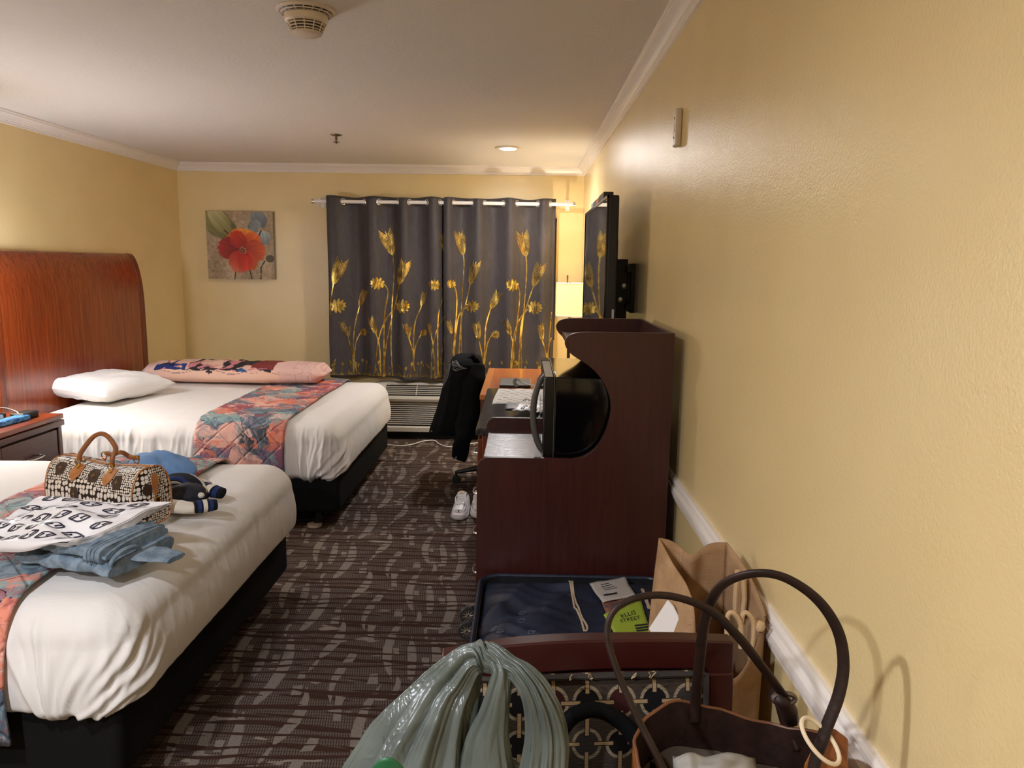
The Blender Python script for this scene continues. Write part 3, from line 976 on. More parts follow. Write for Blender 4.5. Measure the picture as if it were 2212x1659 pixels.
def sheeted(x0, x1, y0, y1, zt, zb, fans, hang, seed):
    """a tucked sheet over a mattress: rounded block with folds running to the tuck points"""
    cx, cy, hx, hy = (x0 + x1) / 2, (y0 + y1) / 2, (x1 - x0) / 2, (y1 - y0) / 2
    rc = .13
    def ring(d):
        a, c, r = hx - d, hy - d, max(rc - d, .012)
        pts = []
        for (qx, qy, a0, na, sx, sy, ns) in ((1, -1, -90, 44, 0, 1, 190), (1, 1, 0, 24, -1, 0, 60), (-1, 1, 90, 6, 0, -1, 20), (-1, -1, 180, 6, 1, 0, 260)):
            px, py = cx + qx * (a - r), cy + qy * (c - r)
            for k in range(na):
                an = R(a0 + 90 * k / na)
                pts.append((px + r * math.cos(an), py + r * math.sin(an), math.cos(an), math.sin(an)))
            an = R(a0 + 90)
            ex, ey = px + r * math.cos(an), py + r * math.sin(an)
            lx = (2 * (a - r)) if sx else 0
            ly = (2 * (c - r)) if sy else 0
            for k in range(ns):
                pts.append((ex + sx * lx * k / ns, ey + sy * ly * k / ns, math.cos(an), math.sin(an)))
        return pts
    Rr = .12
    prof = [(.55, zt + .012), (.4, zt + .012), (.25, zt + .008), (.17, zt + .003)]
    for k in range(11):
        a = PI / 2 * k / 10
        prof.append((Rr * (1 - math.sin(a)), zt - Rr * (1 - math.cos(a))))
    zs = zt - Rr
    for k in range(1, 45):
        q = k / 44
        prof.append((-.018 * math.sin(PI * q) + .075 * sst(.72, 1, q) ** 1.5, lerp(zs, zb, q)))
    r0 = ring(0)
    arc = [0]
    for i in range(1, len(r0)):
        arc.append(arc[-1] + math.hypot(r0[i][0] - r0[i - 1][0], r0[i][1] - r0[i - 1][1]))
    per = arc[-1] + math.hypot(r0[0][0] - r0[-1][0], r0[0][1] - r0[-1][1])
    def near(x, y): return arc[min(range(len(r0)), key=lambda i: (r0[i][0] - x) ** 2 + (r0[i][1] - y) ** 2)]
    fr = random.Random(int(seed))
    out = []
    for (x, y, z, n, A, ln, a0, a1) in fans:
        fl_ = []
        for k in range(n):
            an = R(lerp(a0, a1, (k + fr.uniform(-.3, .3)) / (n - 1)))
            fl_.append((an, ln * fr.uniform(.6, 1.15), A * fr.uniform(.5, 1.1), fr.uniform(.010, .019)))
        out.append((near(x, y), z, fl_))
    fans = out
    b = B()
    n = len(r0)
    for (d, z) in prof:
        rg = ring(d)
        for i, (x, y, ux, uy) in enumerate(rg):
            s = arc[i]
            w = sst(zt + .005, zt - .10, z)
            disp = 0
            dz = 0
            for (s0, z0, folds) in fans:
                ds = (s - s0 + per / 2) % per - per / 2
                if abs(ds) > .6: continue
                h = z - z0 + .04
                for (an, ln, A, wd) in folds:
                    ca, sa = math.cos(an), math.sin(an)
                    t_ = ds * sa + h * ca
                    if t_ < 0 or t_ > ln: continue
                    q = t_ / ln
                    e = (-ds * ca + h * sa) - .05 * math.sin(q * 2.6) * sa
                    wq = wd * (.35 + .9 * q)
                    k = sst(0, .12, q) * sst(1, .45, q)
                    disp += A * k * (math.exp(-(e / wq) ** 2) - .55 * math.exp(-((e + wq * 1.7) / wq) ** 2))
                if abs(ds) < .10:
                    dz -= .022 * math.exp(-(ds / .045) ** 2) * sst(z0 + .12, z0, z)
            # plain hanging folds along the chosen sides
            for (nx_, ny_, A, freq) in hang:
                k = max(0, ux * nx_ + uy * ny_)
                if k > .5:
                    f_ = nz(s * freq * 1.5 + z * 1.2, z * 1.8, seed); g_ = nz(s * freq * 3.1 - z, z * 2.2, seed + 7)
                    disp += A * w * k * (max(0, 1 - abs(f_) * 3.2) ** 1.5 + .5 * max(0, 1 - abs(g_) * 3.0) ** 1.5 - .4)
            # piping seam under the sheet
            disp += .0035 * math.exp(-((z - (zt - .075)) / .008) ** 2)
            disp += .006 * nz(s * 1.5, z * 2, seed + 3) * w
            dz += (1 - w) * (.006 * nz(x * 2.2, y * 2.2, seed) + .003 * nz(x * 9, y * 4, seed))
            b.v.append(Vector((x + ux * disp, y + uy * disp, z + dz + .02 * nz(s * 2.6, 1, seed) * sst(zb + .08, zb, z))))
    m = len(prof)
    for j in range(m - 1):
        for i in range(n):
            i2 = (i + 1) % n
            b.f.append((j * n + i, (j + 1) * n + i, (j + 1) * n + i2, j * n + i2))
    b.f.append(tuple(range(n)))
    b.f.append(tuple((m - 1) * n + i for i in range(n))[::-1])
    return b


ZT, ZB_ = .66, .305
def bed(name, label, y0, y1, xf, yb0, yb1, xb, fans, hang, seed):
    t = thing(name, label, 'bed', ((XL + xf) / 2, (y0 + y1) / 2, 0), 'beds made up with white sheets')
    mesh('sheeted_mattress', sheeted(XL + .125, xf, y0, y1, ZT, ZB_, fans, hang, seed), M_SHEET, t, smooth=180)
    mesh('box_spring', B().box(XL + .125, xb, yb0, yb1, .10, .345), M_BOX, t, bevel=.03, seg=3)
    for x in (xb - .16, XL + .3):
        for y in (yb0 + .10, yb1 - .10):
            mesh('leg', B().lathe([(.0, 0), (.026, 0), (.030, .015), (.022, .05), (.022, .11)], (x, y, 0), 16), M_BLACK, t)
    return t


far_bed = bed('bed', 'far white bed with the wooden headboard, nearer the window', 4.43, 6.22, -1.085, 4.47, 6.18, -1.105,
              [(-1.29, 4.43, .31, 11, .014, .40, 8, 86), (-1.16, 4.47, .36, 6, .007, .30, 20, 80)], [(0, -1, .013, 7), (1, 0, .003, 7)], 2.0)
mesh('bed_frame_bracket', B().box(-1.44, -1.37, 4.452, 4.47, .125, .175), M_CHROME, far_bed, bevel=.004)
mesh('frame_glide', B().lathe([(.0, 0), (.045, 0), (.045, .014), (.0, .014)], (-1.275, 4.53, 0), 20), M_TRIM, far_bed)
near_bed = bed('bed', 'near white bed in the left foreground, handbag and clothes on it', 1.97, 3.63, -1.10, 2.0, 3.6, -1.15,
               [(-1.31, 1.97, .30, 15, .017, .46, -26, 86), (-1.20, 1.99, .34, 7, .008, .36, 10, 75)], [(0, -1, .005, 7), (1, 0, .002, 5)], 5.0)

# floral runners
def floral(name, seed):
    t = MT(name)
    u = t.coord('UV')
    v = t.mapping(u, (1, 1, 1), loc=(seed, seed * .7, 0))
    wv = t.nt.nodes.new('ShaderNodeVectorMath')
    wv.operation = 'MULTIPLY_ADD'
    nc = t.noise(v, 5, 3, .6, color=True)
    t.nt.links.new(nc, wv.inputs[0])
    wv.inputs[1].default_value = (.22, .22, 0)
    t.nt.links.new(v, wv.inputs[2])
    vd = wv.outputs[0]
    x, y, z = t.xyz(t.voro(vd, 6.0, 'F1', 1, 'Color', '2D'))
    pal = [(0, lin(224, 140, 116)), (.11, lin(104, 120, 134)), (.30, lin(164, 84, 92)), (.40, lin(134, 164, 164)), (.50, lin(224, 172, 158)), (.58, lin(118, 92, 116)), (.72, lin(84, 100, 116)), (.88, lin(212, 124, 98)), (.95, lin(66, 72, 80))]
    c = t.ramp(x, pal, True)
    n2 = t.noise(t.mapping(vd, (1, 1.0, 1)), 16, 5, .65, 1.2)
    x2, y2, z2 = t.xyz(t.voro(vd, 13, 'F1', 1, 'Color', '2D'))
    c2 = t.ramp(x2, [(0, lin(232, 190, 178)), (.22, lin(150, 72, 84)), (.42, lin(124, 146, 154)), (.60, lin(218, 128, 104)), (.8, lin(96, 104, 122))], True)
    c = t.mix(n2.ss(.42, .58) * .8, c, c2)
    n4 = t.noise(t.mapping(vd, (1, .35, 1), (0, 0, .6)), 34, 3, .6, .8)
    c = t.mix(n4.ss(.50, .70) * .40, c, lin(206, 176, 172))
    c = t.mix((n4 * -1.0 + 1.0).ss(.56, .74) * .40, c, lin(70, 78, 96))
    ed = t.voro(vd, 6.0, 'DISTANCE_TO_EDGE', 1, 'Distance', '2D')
    c = t.mix(ed.lt(.010) * n2.gt(.52), c, lin(50, 52, 60))
    t.set(c, .75, 0, .2)
    # quilting: diamond stitch lines
    ux, uy, uz = t.xyz(u)
    d1 = (((ux + uy) / .15).fract() - .5).abs()
    d2 = (((ux - uy) / .15).fract() - .5).abs()
    q = (d1.op('MULTIPLY', 1.0)).max(d2)
    t.bump(q.ss(.40, .5) * -1.0, .8, .006)
    t.bump(t.noise(u, 30, 3), .25, .006)
    return t.m


def runner(name, label, x0, x1, y0, y1, zbot, mat, seed):
    pr = [(y0 - .030, zbot), (y0 - .038, .42), (y0 - .026, .52)]
    for k in range(1, 9):
        a = PI / 2 * k / 8
        pr.append((y0 + .12 - .135 * math.cos(a) , .54 + .139 * math.sin(a)))
    pr += [(lerp(y0 + .2, y1 - .2, k / 14), .683) for k in range(15)]
    for k in range(0, 9):
        a = PI / 2 * (1 - k / 8)
        pr.append((y1 - .12 + .135 * math.cos(a), .54 + .139 * math.sin(a)))
    pr += [(y1 + .030, .5), (y1 + .034, .36)]
    pr = spline(pr, 4)
    arc = [0]
    for a, c in zip(pr, pr[1:]): arc.append(arc[-1] + math.hypot(c[0] - a[0], c[1] - a[1]))
    n = len(pr) - 1
    b = B()
    def f(u, v):
        i = int(round(v * n))
        y, z = pr[i]
        x = lerp(x0, x1, u) + .012 * nz(arc[i] * 2, u, seed)
        k = sst(.62, .4, z)
        s = arc[i]
        q = abs(((lerp(0, x1 - x0, u) + s) / .15) % 1 - .5), abs(((lerp(0, x1 - x0, u) - s) / .15) % 1 - .5)
        puff = -.004 * sst(.40, .5, max(q))
        d = .006 * nz(x * 8, s * 5, seed) + puff
        if y < y0 + .1: y -= d * k
        else: y += d * k
        return (x, y, z + d * .6 * (1 - k) + .002)
    b.grid(f, 44, n, uvfn=lambda u, v: (lerp(0, x1 - x0, u), arc[int(round(v * n))]))
    o = solo(name, label, 'bed runner', b, mat, solid=.009, off=1, smooth=180)
    return o


M_FL1 = floral('floral quilt print', .0)
M_FL2 = floral('floral quilt print two', 1.7)
runner('bed_runner', 'floral quilted runner across the far bed, its far end under the body pillow', -1.95, -1.41, 4.43, 6.22, .315, M_FL1, 1.0)
runner('bed_runner', 'floral quilted runner across the near bed, under the handbag and trousers', -2.00, -1.42, 1.97, 3.63, .265, M_FL2, 2.0)

# headboard
t = MT('red cherry veneer')
co = t.coord()
x, y, z = t.xyz(co)
n = t.noise(t.mapping(co, (20, 20, .8)), 3.5, 5, .6, .3)
n2 = t.noise(t.mapping(co, (90, 90, 2)), 4, 3)
ln = ((y / .135 + n * .10).fract() - .5).abs().gt(.488)
c = t.mix((n * .86 + n2 * .14).ss(.22, .78), lin(106, 38, 13), lin(150, 66, 26))
c = t.mix(ln * .45, c, lin(170, 92, 46))
t.set(c, .25, 0, .5, Coat_Weight=.5, Coat_Roughness=.12)
M_HEAD = t.m
hb = thing('headboard', 'tall curved cherry wood headboard behind the far bed', 'headboard', (XL + .05, 5.32, 0))
prof = [(XL + .008, 1.675)]
for k in range(15):
    a = PI / 2 * k / 14
    prof.append((XL + .015 + .095 * math.sin(a), 1.675 - .42 * (1 - math.cos(a))))
prof += [(XL + .112, 1.1), (XL + .112, .7), (XL + .108, .05), (XL + .004, .05), (XL + .004, 1.2)]
def hbp(y0, y1, grow=0):
    pp_ = [(x + (grow if x > XL + .01 else 0), z + (grow * .3 if z > 1.5 else 0)) for x, z in prof]
    return B().prism(pp_, lambda a, c, k: (a, y0 if k == 0 else y1, c), 0, 1)
mesh('veneer_panel', hbp(4.47, 6.15), M_HEAD, hb, smooth=30)
M_HEADE = wood('cherry edge', (88, 34, 14), (120, 52, 22), 'Z', 20, .3)
mesh('edge_stile', hbp(6.15, 6.215, .006), M_HEADE, hb, bevel=.003, smooth=30)
mesh('edge_stile', hbp(4.415, 4.47, .006), M_HEADE, hb, bevel=.003, smooth=30)

# pillows
def pillow(b, c, L, W, T, rot, seed, wr=.012, n=40, pinch=.75):
    """two inflated faces sewn along a rectangular seam with pulled corners"""
    def f(sgn):
        def g(u, v):
            a, d = 2 * u - 1, 2 * v - 1
            h = max(0, (1 - a ** 4) * (1 - d ** 4)) ** .55
            k = 1 - .07 * (1 - abs(a) ** 3) * abs(d) ** 4 - 0
            x = a * L / 2 * (1 - .08 * (1 - d * d) * abs(a) ** 3)
            y = d * W / 2 * (1 - .10 * (1 - a * a) * abs(d) ** 3)
            z = sgn * T / 2 * h * (1 + .2 * nz(a * 2, d * 2, seed + sgn)) + sgn * wr * h ** .4 * nz(a * 7 + seed, d * 3.5, seed) * (1.2 - h * .6)
            return rot @ Vector((x, y, z)) + c
        return g
    b.grid(f(1), n, n)
    b.grid(f(-1), n, n)
    return b


cl, cf, crr, cb = atz(100, 836, .785), atz(240, 858, .75), atz(338, 822, .765), atz(212, 803, .80)
pc = (cl + cf + crr + cb) / 4 + Vector((.035, 0, -.008))
ax_ = ((cf + crr) / 2 - (cl + cb) / 2)
ay_ = ((crr + cb) / 2 - (cl + cf) / 2)
ex_ = ax_.normalized(); ey_ = (ay_ - ex_ * ay_.dot(ex_)).normalized()
rotp = Matrix((ex_, ey_, ex_.cross(ey_))).transposed()
solo('pillow', 'plump white pillow against the wooden headboard', 'pillow', pillow(B(), pc, ax_.length * 1.06, ay_.length * 1.04, .155, rotp, 3.1), M_SHEET, smooth=180)

# long printed body pillow (abstract blush, black and blue print)
t = MT('blush body pillow print')
vc = t.nt.nodes.new('ShaderNodeVertexColor')
vc.layer_name = 'paint'
t.set(vc.outputs[0], .7, 0, .25)
t.bump(t.noise(t.coord(), 26, 3), .3, .01)
M_BODY = t.m


def body_paint(a, e):
    """a along from the headboard, e up the front face (0 seam, 1 ridge, above 1 the far side)"""
    c = np.array([226, 190, 178], float)
    def blend(col, m=1):
        nonlocal c
        c = c * (1 - m) + np.array(col, float) * m
    n1 = nz(a * 11 + e * 1.2, e * 1.6, 2); n2 = nz(a * 20 - e * 2, e * 2.4, 8); n3 = nz(a * 7, e * 1.5, 15)
    split = .30 + .10 * n3
    if e < split:
        if .12 < a < .88: blend((236, 194, 168), .75)
        if abs(e - .22 - .16 * math.sin(a * 21)) < .022: blend((120, 76, 72), .7)
        if abs(e - .30 - .12 * math.sin(a * 34 + 2)) < .016 and a > .45: blend((140, 92, 86), .6)
    elif .10 < a < .735:
        blend((228, 186, 168))
        if n1 > -.13: blend((50, 44, 48))
        if n2 > .22: blend((206, 132, 140))
        if n2 < -.26: blend((236, 200, 180))
        if abs(n1 + .13) < .03: blend((160, 96, 100), .8)
    if .62 < a < .745 and split + .10 < e < 1.4 and nz(a * 6, e * 1.4, 40) > -.22: blend((126, 54, 56))
    if .10 < a < .27 and .34 < e < .78 and nz(a * 12, e * 3, 50) > -.16: blend((40, 62, 124))
    if .175 < a < .20 and .6 < e < 1.0: blend((30, 42, 84))
    if math.hypot((a - .58) * 7 + (e - .36) * .6, e - .36) < .16 and n2 > -.35: blend((40, 92, 150))
    if math.hypot((a - .405) * 9, (e - .16) * 1.6) < .17: blend((52, 42, 46))
    if a > .78: blend((222, 184, 176), .85)
    if a > .84 and abs(nz(a * 30, e * 3, 60)) < .05: blend((196, 150, 146), .6)
    if a < .07: blend((226, 200, 190), .7)
    return c


b = B()
p0, p1 = atz(262, 800, .74), atz(742, 826, .72)
p0.x = max(p0.x, XL + .13)
NL, NC = 460, 110
bp0, bp1 = Vector((XL + .22, 6.02, .758)), Vector((-1.52, 5.90, .768))
def bodyf(u, v):
    # v around the section, u along
    an = 2 * PI * v
    e = 1 - (2 * u - 1) ** 8
    end = min(1, (1 - abs(2 * u - 1)) / .10) ** .5
    end = .10 + .90 * end
    w = .235 * (.35 + .65 * end) * (1 + .05 * nz(u * 4, 1, 3))
    h = interp(u, [0, .1, .25, .6, .8, .95, 1], [.05, .075, .085, .08, .085, .07, .03]) * end
    cs, sn = math.cos(an), math.sin(an)
    y = -w * math.copysign(abs(cs) ** .8, cs)
    z = h * math.copysign(abs(sn) ** .75, sn)
    z += .020 * math.exp(-((cs + .35) / .2) ** 2) * (sn > 0) * (-1) * interp(u, [0, .2, .75, .9, 1], [0, 1, 1, 0, 0])
    cc = bp0.lerp(bp1, u)
    wr = .010 * nz(u * 22, cs * 2.5, 4) * (sn > 0) + .012 * nz(u * 40, cs * 1.5, 9) * sst(.85, 1, abs(2 * u - 1))
    return cc + Vector((0, y, z + wr))
b.grid(bodyf, NC, NL, cu=True, capv=True) if False else None
def bodyg(u, v): return bodyf(v, u)
b.grid(bodyg, NC, NL, cu=True, capv=True)
for j in range(NL + 1):
    for i in range(NC):
        v = i / NC
        cs, sn = math.cos(2 * PI * v), math.sin(2 * PI * v)
        d = max(0, sn) if cs > 0 else 2 - max(0, sn)
        b.col.append(lin(*[min(255, max(0, q)) for q in body_paint(j / NL, d)]))
solo('body_pillow', 'long blush pink printed body pillow lying along the far side of the bed', 'pillow', b, M_BODY, smooth=180)

# ---------------------------------------------------------------- nightstand and things on it
M_CHERRY = wood('cherry nightstand', (100, 42, 20), (140, 66, 34), 'Y', 16, .3, .3)
M_CHERRYD = wood('dark cherry front', (62, 26, 16), (84, 38, 24), 'Y', 16, .35, .2)
M_NICKEL = plain('brushed nickel', (200, 196, 190), .3, 1)
ns = thing('nightstand', 'cherry wood nightstand between the two beds', 'nightstand', (-2.92, 3.95, 0))
nx0, nx1, ny0, ny1 = XL + .02, -2.62, 3.66, 4.235
mesh('top', B().box(nx0, nx1, ny0, ny1, .722, .75), M_CHERRY, ns, bevel=.004)
mesh('body', B().box(nx0, nx1 - .035, ny0 + .02, ny1 - .02, .06, .714), M_CHERRYD, ns, bevel=.003)
mesh('front_rail', B().box(nx1 - .035, nx1 + .002, ny0 - .002, ny1 + .002, .682, .716), M_CHERRYD, ns, bevel=.004)
for y in (ny0 + .015, ny1 - .045):
    mesh('front_stile', B().box(nx1 - .035, nx1 - .008, y, y + .032, .0, .684), M_CHERRYD, ns, bevel=.003)
for z0, z1 in ((.40, .668), (.09, .385)):
    dr = mesh('drawer', B().box(nx1 - .04, nx1 - .012, ny0 + .055, ny1 - .053, z0, z1), M_CHERRYD, ns, bevel=.004)
    zc = (z0 + z1) / 2 + .03
    pts = spline([(nx1 - .012, 3.885, zc), (nx1 + .014, 3.89, zc - .004), (nx1 + .022, 3.95, zc - .006), (nx1 + .014, 4.01, zc - .004), (nx1 - .012, 4.015, zc)], 6)
    mesh('handle', B().tube(pts, .006, 8), M_NICKEL, dr)
t = MT('blue marbled case')
n = t.noise(t.coord(), 45, 3, .6, 1)
t.set(t.mix(n.ss(.4, .62), lin(20, 70, 150), lin(90, 170, 225)), .35)
rz_ = Matrix.Rotation(R(14), 3, 'Z')
solo('phone_case', 'blue marbled box at the front of the nightstand top', 'case', B().obox((-2.735, 3.90, .765), (.07, .30, .028), Matrix.Rotation(R(-6), 3, 'Z')), t.m, bevel=.006)
solo('power_bank', 'black power bank near the right end of the nightstand', 'power bank', B().obox((-2.745, 4.085, .768), (.085, .12, .036), Matrix.Rotation(R(-6), 3, 'Z')), M_BLACK, bevel=.010, seg=3)
wt = thing('watch_charger', 'round watch charging puck on a white cable, on the nightstand', 'charger', (-2.80, 3.95, .75))
mesh('stand', B().obox((-2.872, 4.01, .766), (.09, .13, .03), rz_), M_BLACK, wt, bevel=.006)
mesh('puck', B().lathe([(.0, 0), (.024, 0), (.024, .010), (.0, .010)], (-2.775, 3.925, .785), 24, Matrix.Rotation(PI / 2, 3, 'Y')), M_BLACK, wt)
mesh('puck_face', B().lathe([(.0, 0), (.017, 0), (.017, .002), (.0, .002)], (-2.7655, 3.925, .785), 24, Matrix.Rotation(PI / 2, 3, 'Y')), M_TRIM, wt)
mesh('cable', B().tube(spline([(-2.83, 3.80, .765), (-2.84, 3.87, .80), (-2.85, 3.96, .826), (-2.82, 4.04, .815), (-2.77, 4.06, .79), (-2.75, 4.04, .785)], 8), .0028, 8), M_TRIM, wt)
solo('phone', 'black phone lying tilted behind the watch charger', 'phone', B().obox((-2.93, 4.02, .80), (.075, .155, .009), Matrix.Rotation(R(14), 3, 'X') @ Matrix.Rotation(R(10), 3, 'Y')), M_BLACK, bevel=.004)

# ---------------------------------------------------------------- microwave cabinet
t = MT('dark mahogany laminate')
co = t.coord()
n = t.noise(t.mapping(co, (26, 26, 1.1)), 4, 4, .6, .2)
n2 = t.noise(t.mapping(co, (160, 160, 5)), 3, 2)
t.set(t.mix((n * .6 + n2 * .4).ss(.3, .7), lin(46, 14, 13), lin(62, 22, 18)), .38, 0, .5)
t.bump(n2, .15, .001)
M_MAH = t.m
t = MT('dark mahogany shelf with open grain')
co = t.coord()
n2 = t.noise(t.mapping(co, (9, 130, 9)), 2.4, 3, .6, .5)
t.set(t.mix(n2.ss(.35, .65), lin(52, 22, 20), lin(84, 44, 38)), .24, 0, .6)
t.bump(n2, .35, .002)
M_SHELF = t.m
cbx0, cbx1, cby0, cby1 = -.146, .503, 2.5, 3.2
cab = thing('microwave_cabinet', 'tall dark mahogany cabinet with a scalloped side cut-out holding the microwave', 'cabinet', ((cbx0 + cbx1) / 2, (cby0 + cby1) / 2, 0))
OUT = [(-.146, 0), (-.146, .935), (-.143, .952), (-.135, .966), (-.122, .974), (-.106, .978), (.076, .978), (.175, .977), (.215, .987), (.254, 1.017), (.282, 1.066), (.297, 1.117), (.301, 1.158),
       (.294, 1.196), (.276, 1.236), (.252, 1.270), (.216, 1.301), (.172, 1.328), (.150, 1.350), (.142, 1.369), (.1455, 1.383), (.156, 1.396), (.176, 1.404), (.205, 1.4075), (.25, 1.408), (.503, 1.408), (.503, 0)]
OUT = OUT[:2] + spline(OUT[1:7], 4)[1:-1] + [OUT[6]] + spline(OUT[7:24], 4) + OUT[24:]
M_EDGE = plain('mahogany edge band', (92, 44, 34), .3)
for y0 in (cby0, cby1 - .02):
    sd = mesh('side_panel', B().prism(OUT, lambda a, c, k: (a, y0 + (0 if k == 0 else .02), c), 0, 1), M_MAH, cab, bevel=.0015, smooth=25)
mesh('shelf', B().box(cbx0 + .012, cbx1 - .015, cby0 + .02, cby1 - .02, .90, .930), M_SHELF, cab, bevel=.002)
mesh('top_shelf', B().box(.165, cbx1 - .015, cby0 + .02, cby1 - .02, 1.335, 1.358), M_SHELF, cab, bevel=.002)
mesh('back_panel', B().box(cbx1 - .015, cbx1, cby0 + .02, cby1 - .02, .05, 1.408), M_MAH, cab)
mesh('door', B().box(cbx0 + .006, cbx0 + .024, cby0 + .024, cby1 - .024, .06, .892), M_MAH, cab, bevel=.002)
mesh('kick_plate', B().box(cbx0 + .03, cbx0 + .045, cby0 + .022, cby1 - .022, 0, .06), M_MAH, cab)

M_GLOSSB = plain('glossy black enamel', (7, 7, 8), .07, 0, .5)
M_GBLK2 = plain('satin black case', (9, 9, 10), .30, 0, .5)
M_GREY = plain('dark grey handle', (92, 88, 84), .3, .3)
mwx0, mwx1, mwy0, mwy1, mwz0, mwz1 = .078, .46, 2.545, 3.095, .945, 1.25
mwv = thing('microwave', 'black microwave oven on the mahogany cabinet shelf', 'microwave', ((mwx0 + mwx1) / 2, (mwy0 + mwy1) / 2, .93))
mesh('case', B().box(mwx0 + .036, mwx1, mwy0, mwy1, mwz0, mwz1), M_GLOSSB, mwv, bevel=.005, seg=3)
dr = mesh('door', B().box(mwx0, mwx0 + .034, mwy0, mwy1 - .12, mwz0, mwz1 + .001), M_GBLK2, mwv, bevel=.004)
mesh('control_panel', B().box(mwx0, mwx0 + .034, mwy1 - .118, mwy1, mwz0, mwz1 + .001), M_GLOSSB, mwv, bevel=.004)
hp = spline([(mwx0 + .004, 2.63, 1.246), (mwx0 - .012, 2.63, 1.225), (mwx0 - .030, 2.63, 1.165), (mwx0 - .034, 2.63, 1.10), (mwx0 - .026, 2.63, 1.035), (mwx0 - .010, 2.63, .99), (mwx0 + .004, 2.63, .975)], 6)
mesh('handle', B().tube(hp, .0095, 10, flat=1.2), M_GREY, dr)
mesh('door_glass', B().box(mwx0 - .002, mwx0, mwy0 + .05, mwy1 - .17, mwz0 + .04, mwz1 - .04), M_GLOSSB, dr, bevel=.0008)
mesh('trim_line', B().box(mwx0 + .0338, mwx0 + .0362, mwy0 - .0008, mwy1 + .0008, mwz0, mwz1 + .0016), M_GREY, mwv)
for x in (mwx0 + .07, mwx1 - .04):
    for y in (mwy0 + .05, mwy1 - .05):
        mesh('foot', B().lathe([(.0, 0), (.012, 0), (.012, .017), (.0, .017)], (x, y, .930), 12), M_BLACK, mwv)
letter_b = B()
for k in range(4):
    for j in range(3):
        letter_b.box(mwx0 - .0008, mwx0, mwy1 - .100 + j * .03, mwy1 - .082 + j * .03, 1.00 + k * .028, 1.018 + k * .028)
tag(mesh('key', letter_b, M_GREY, mwv, smooth=0), kind='stuff')

# ---------------------------------------------------------------- dresser with granite top
M_DESK = wood('red cherry dresser', (84, 30, 14), (112, 46, 20), 'Z', 16, .25, .3)
t = MT('black granite')
co = t.coord()
n = t.noise(t.mapping(co, (1, 1.6, 1)), 55, 4, .65, .6)
n3 = t.noise(co, 260, 2, .6)
t.set(t.mix((n * .6 + n3 * .5).ss(.45, .75), lin(24, 23, 25), lin(92, 88, 86)), .10, 0, .5)
M_GRAN = t.m
dx0, dx1, dy0, dy1 = -.192, .50, 3.325, 4.447
ds = thing('dresser', 'cherry dresser with a black granite top behind the microwave cabinet', 'dresser', ((dx0 + dx1) / 2, (dy0 + dy1) / 2, 0))
mesh('granite_top', B().box(dx0 - .008, dx1, dy0 - .005, dy1 + .004, .868, .90), M_GRAN, ds, bevel=.003)
mesh('body', B().box(dx0 + .02, dx1, dy0 + .01, dy1 - .01, .05, .866), M_DESK, ds, bevel=.003)
for j, (y0, y1) in enumerate(((dy0 + .02, (dy0 + dy1) / 2 - .006), ((dy0 + dy1) / 2 + .006, dy1 - .02))):
    for k in range(4):
        z0 = .08 + k * .194
        dw = mesh('drawer', B().box(dx0, dx0 + .02, y0, y1, z0, z0 + .184), M_DESK, ds, bevel=.003)
        zc, yc = z0 + .10, (y0 + y1) / 2 - (.14 if j == 0 else 0)
        mesh('handle', B().tube(spline([(dx0, yc - .05, zc), (dx0 - .018, yc - .045, zc), (dx0 - .024, yc, zc), (dx0 - .018, yc + .045, zc), (dx0, yc + .05, zc)], 5), .006, 8), M_NICKEL, dw)
mesh('plinth', B().box(dx0 + .04, dx1, dy0 + .02, dy1 - .02, 0, .05), M_MAH, ds)

# ---------------------------------------------------------------- orange wood desk by the window
M_ORANGE = wood('honey cherry desk top', (168, 90, 40), (196, 116, 58), 'Y', 14, .3, .3)
M_ORANGE2 = wood('honey cherry edging', (186, 110, 52), (208, 132, 68), 'X', 14, .3, .3)
tx0, tx1, ty0, ty1 = -.252, .166, 4.56, 5.79
tb = thing('desk', 'honey coloured wooden desk below the right curtain', 'desk', ((tx0 + tx1) / 2, (ty0 + ty1) / 2, 0))
mesh('desk_top', B().box(tx0 + .046, tx1 - .03, ty0, ty1, .812, .84), M_ORANGE, tb, bevel=.001)
mesh('edge_band', B().box(tx0, tx0 + .046, ty0, ty1, .810, .8405), M_ORANGE2, tb, bevel=.002)
mesh('edge_band', B().box(tx1 - .03, tx1, ty0, ty1, .810, .8405), M_ORANGE2, tb, bevel=.002)
for y in (ty0 + .002, ty1 - .03):
    mesh('end_panel', B().box(tx0 + .005, tx1 - .005, y, y + .028, 0, .810), M_DESK, tb, bevel=.002)
mesh('modesty_panel', B().box(tx1 - .04, tx1 - .02, ty0 + .03, ty1 - .03, .35, .810), M_DESK, tb)

M_LAP = plain('grey aluminium laptop lid', (128, 128, 126), .35, .7)
lp = thing('laptop', 'closed grey laptop on the honey coloured desk', 'laptop', (-.04, 5.0, .84))
mesh('base', B().box(-.142, .062, 4.855, 5.15, .841, .850), M_BLACK, lp, bevel=.003)
mesh('lid', B().box(-.142, .062, 4.855, 5.15, .851, .859), M_LAP, lp, bevel=.003)
lb = B()
lb.flat([(-.035, 5.035), (-.005, 5.035), (-.005, 5.045), (-.035, 5.045)], lambda a, c: (a, c, .8595))
mesh('lid_logo', lb, M_BLACK, lp, smooth=0, recalc=False)
M_STRAP = plain('grey watch strap', (120, 128, 126), .5)
stp = spline([(.12, 4.78, .862), (.06, 4.82, .866), (.01, 4.85, .874), (-.02, 4.85, .898), (-.035, 4.83, .902), (-.045, 4.82, .885), (-.035, 4.815, .865), (-.02, 4.815, .862)], 8)
solo('strap_loop', 'grey strap curled in a loop in front of the laptop', 'strap', B().tube(stp, [.011] * len(stp), 8, flat=.22, up=(0, 0, 1)), M_STRAP, smooth=180)
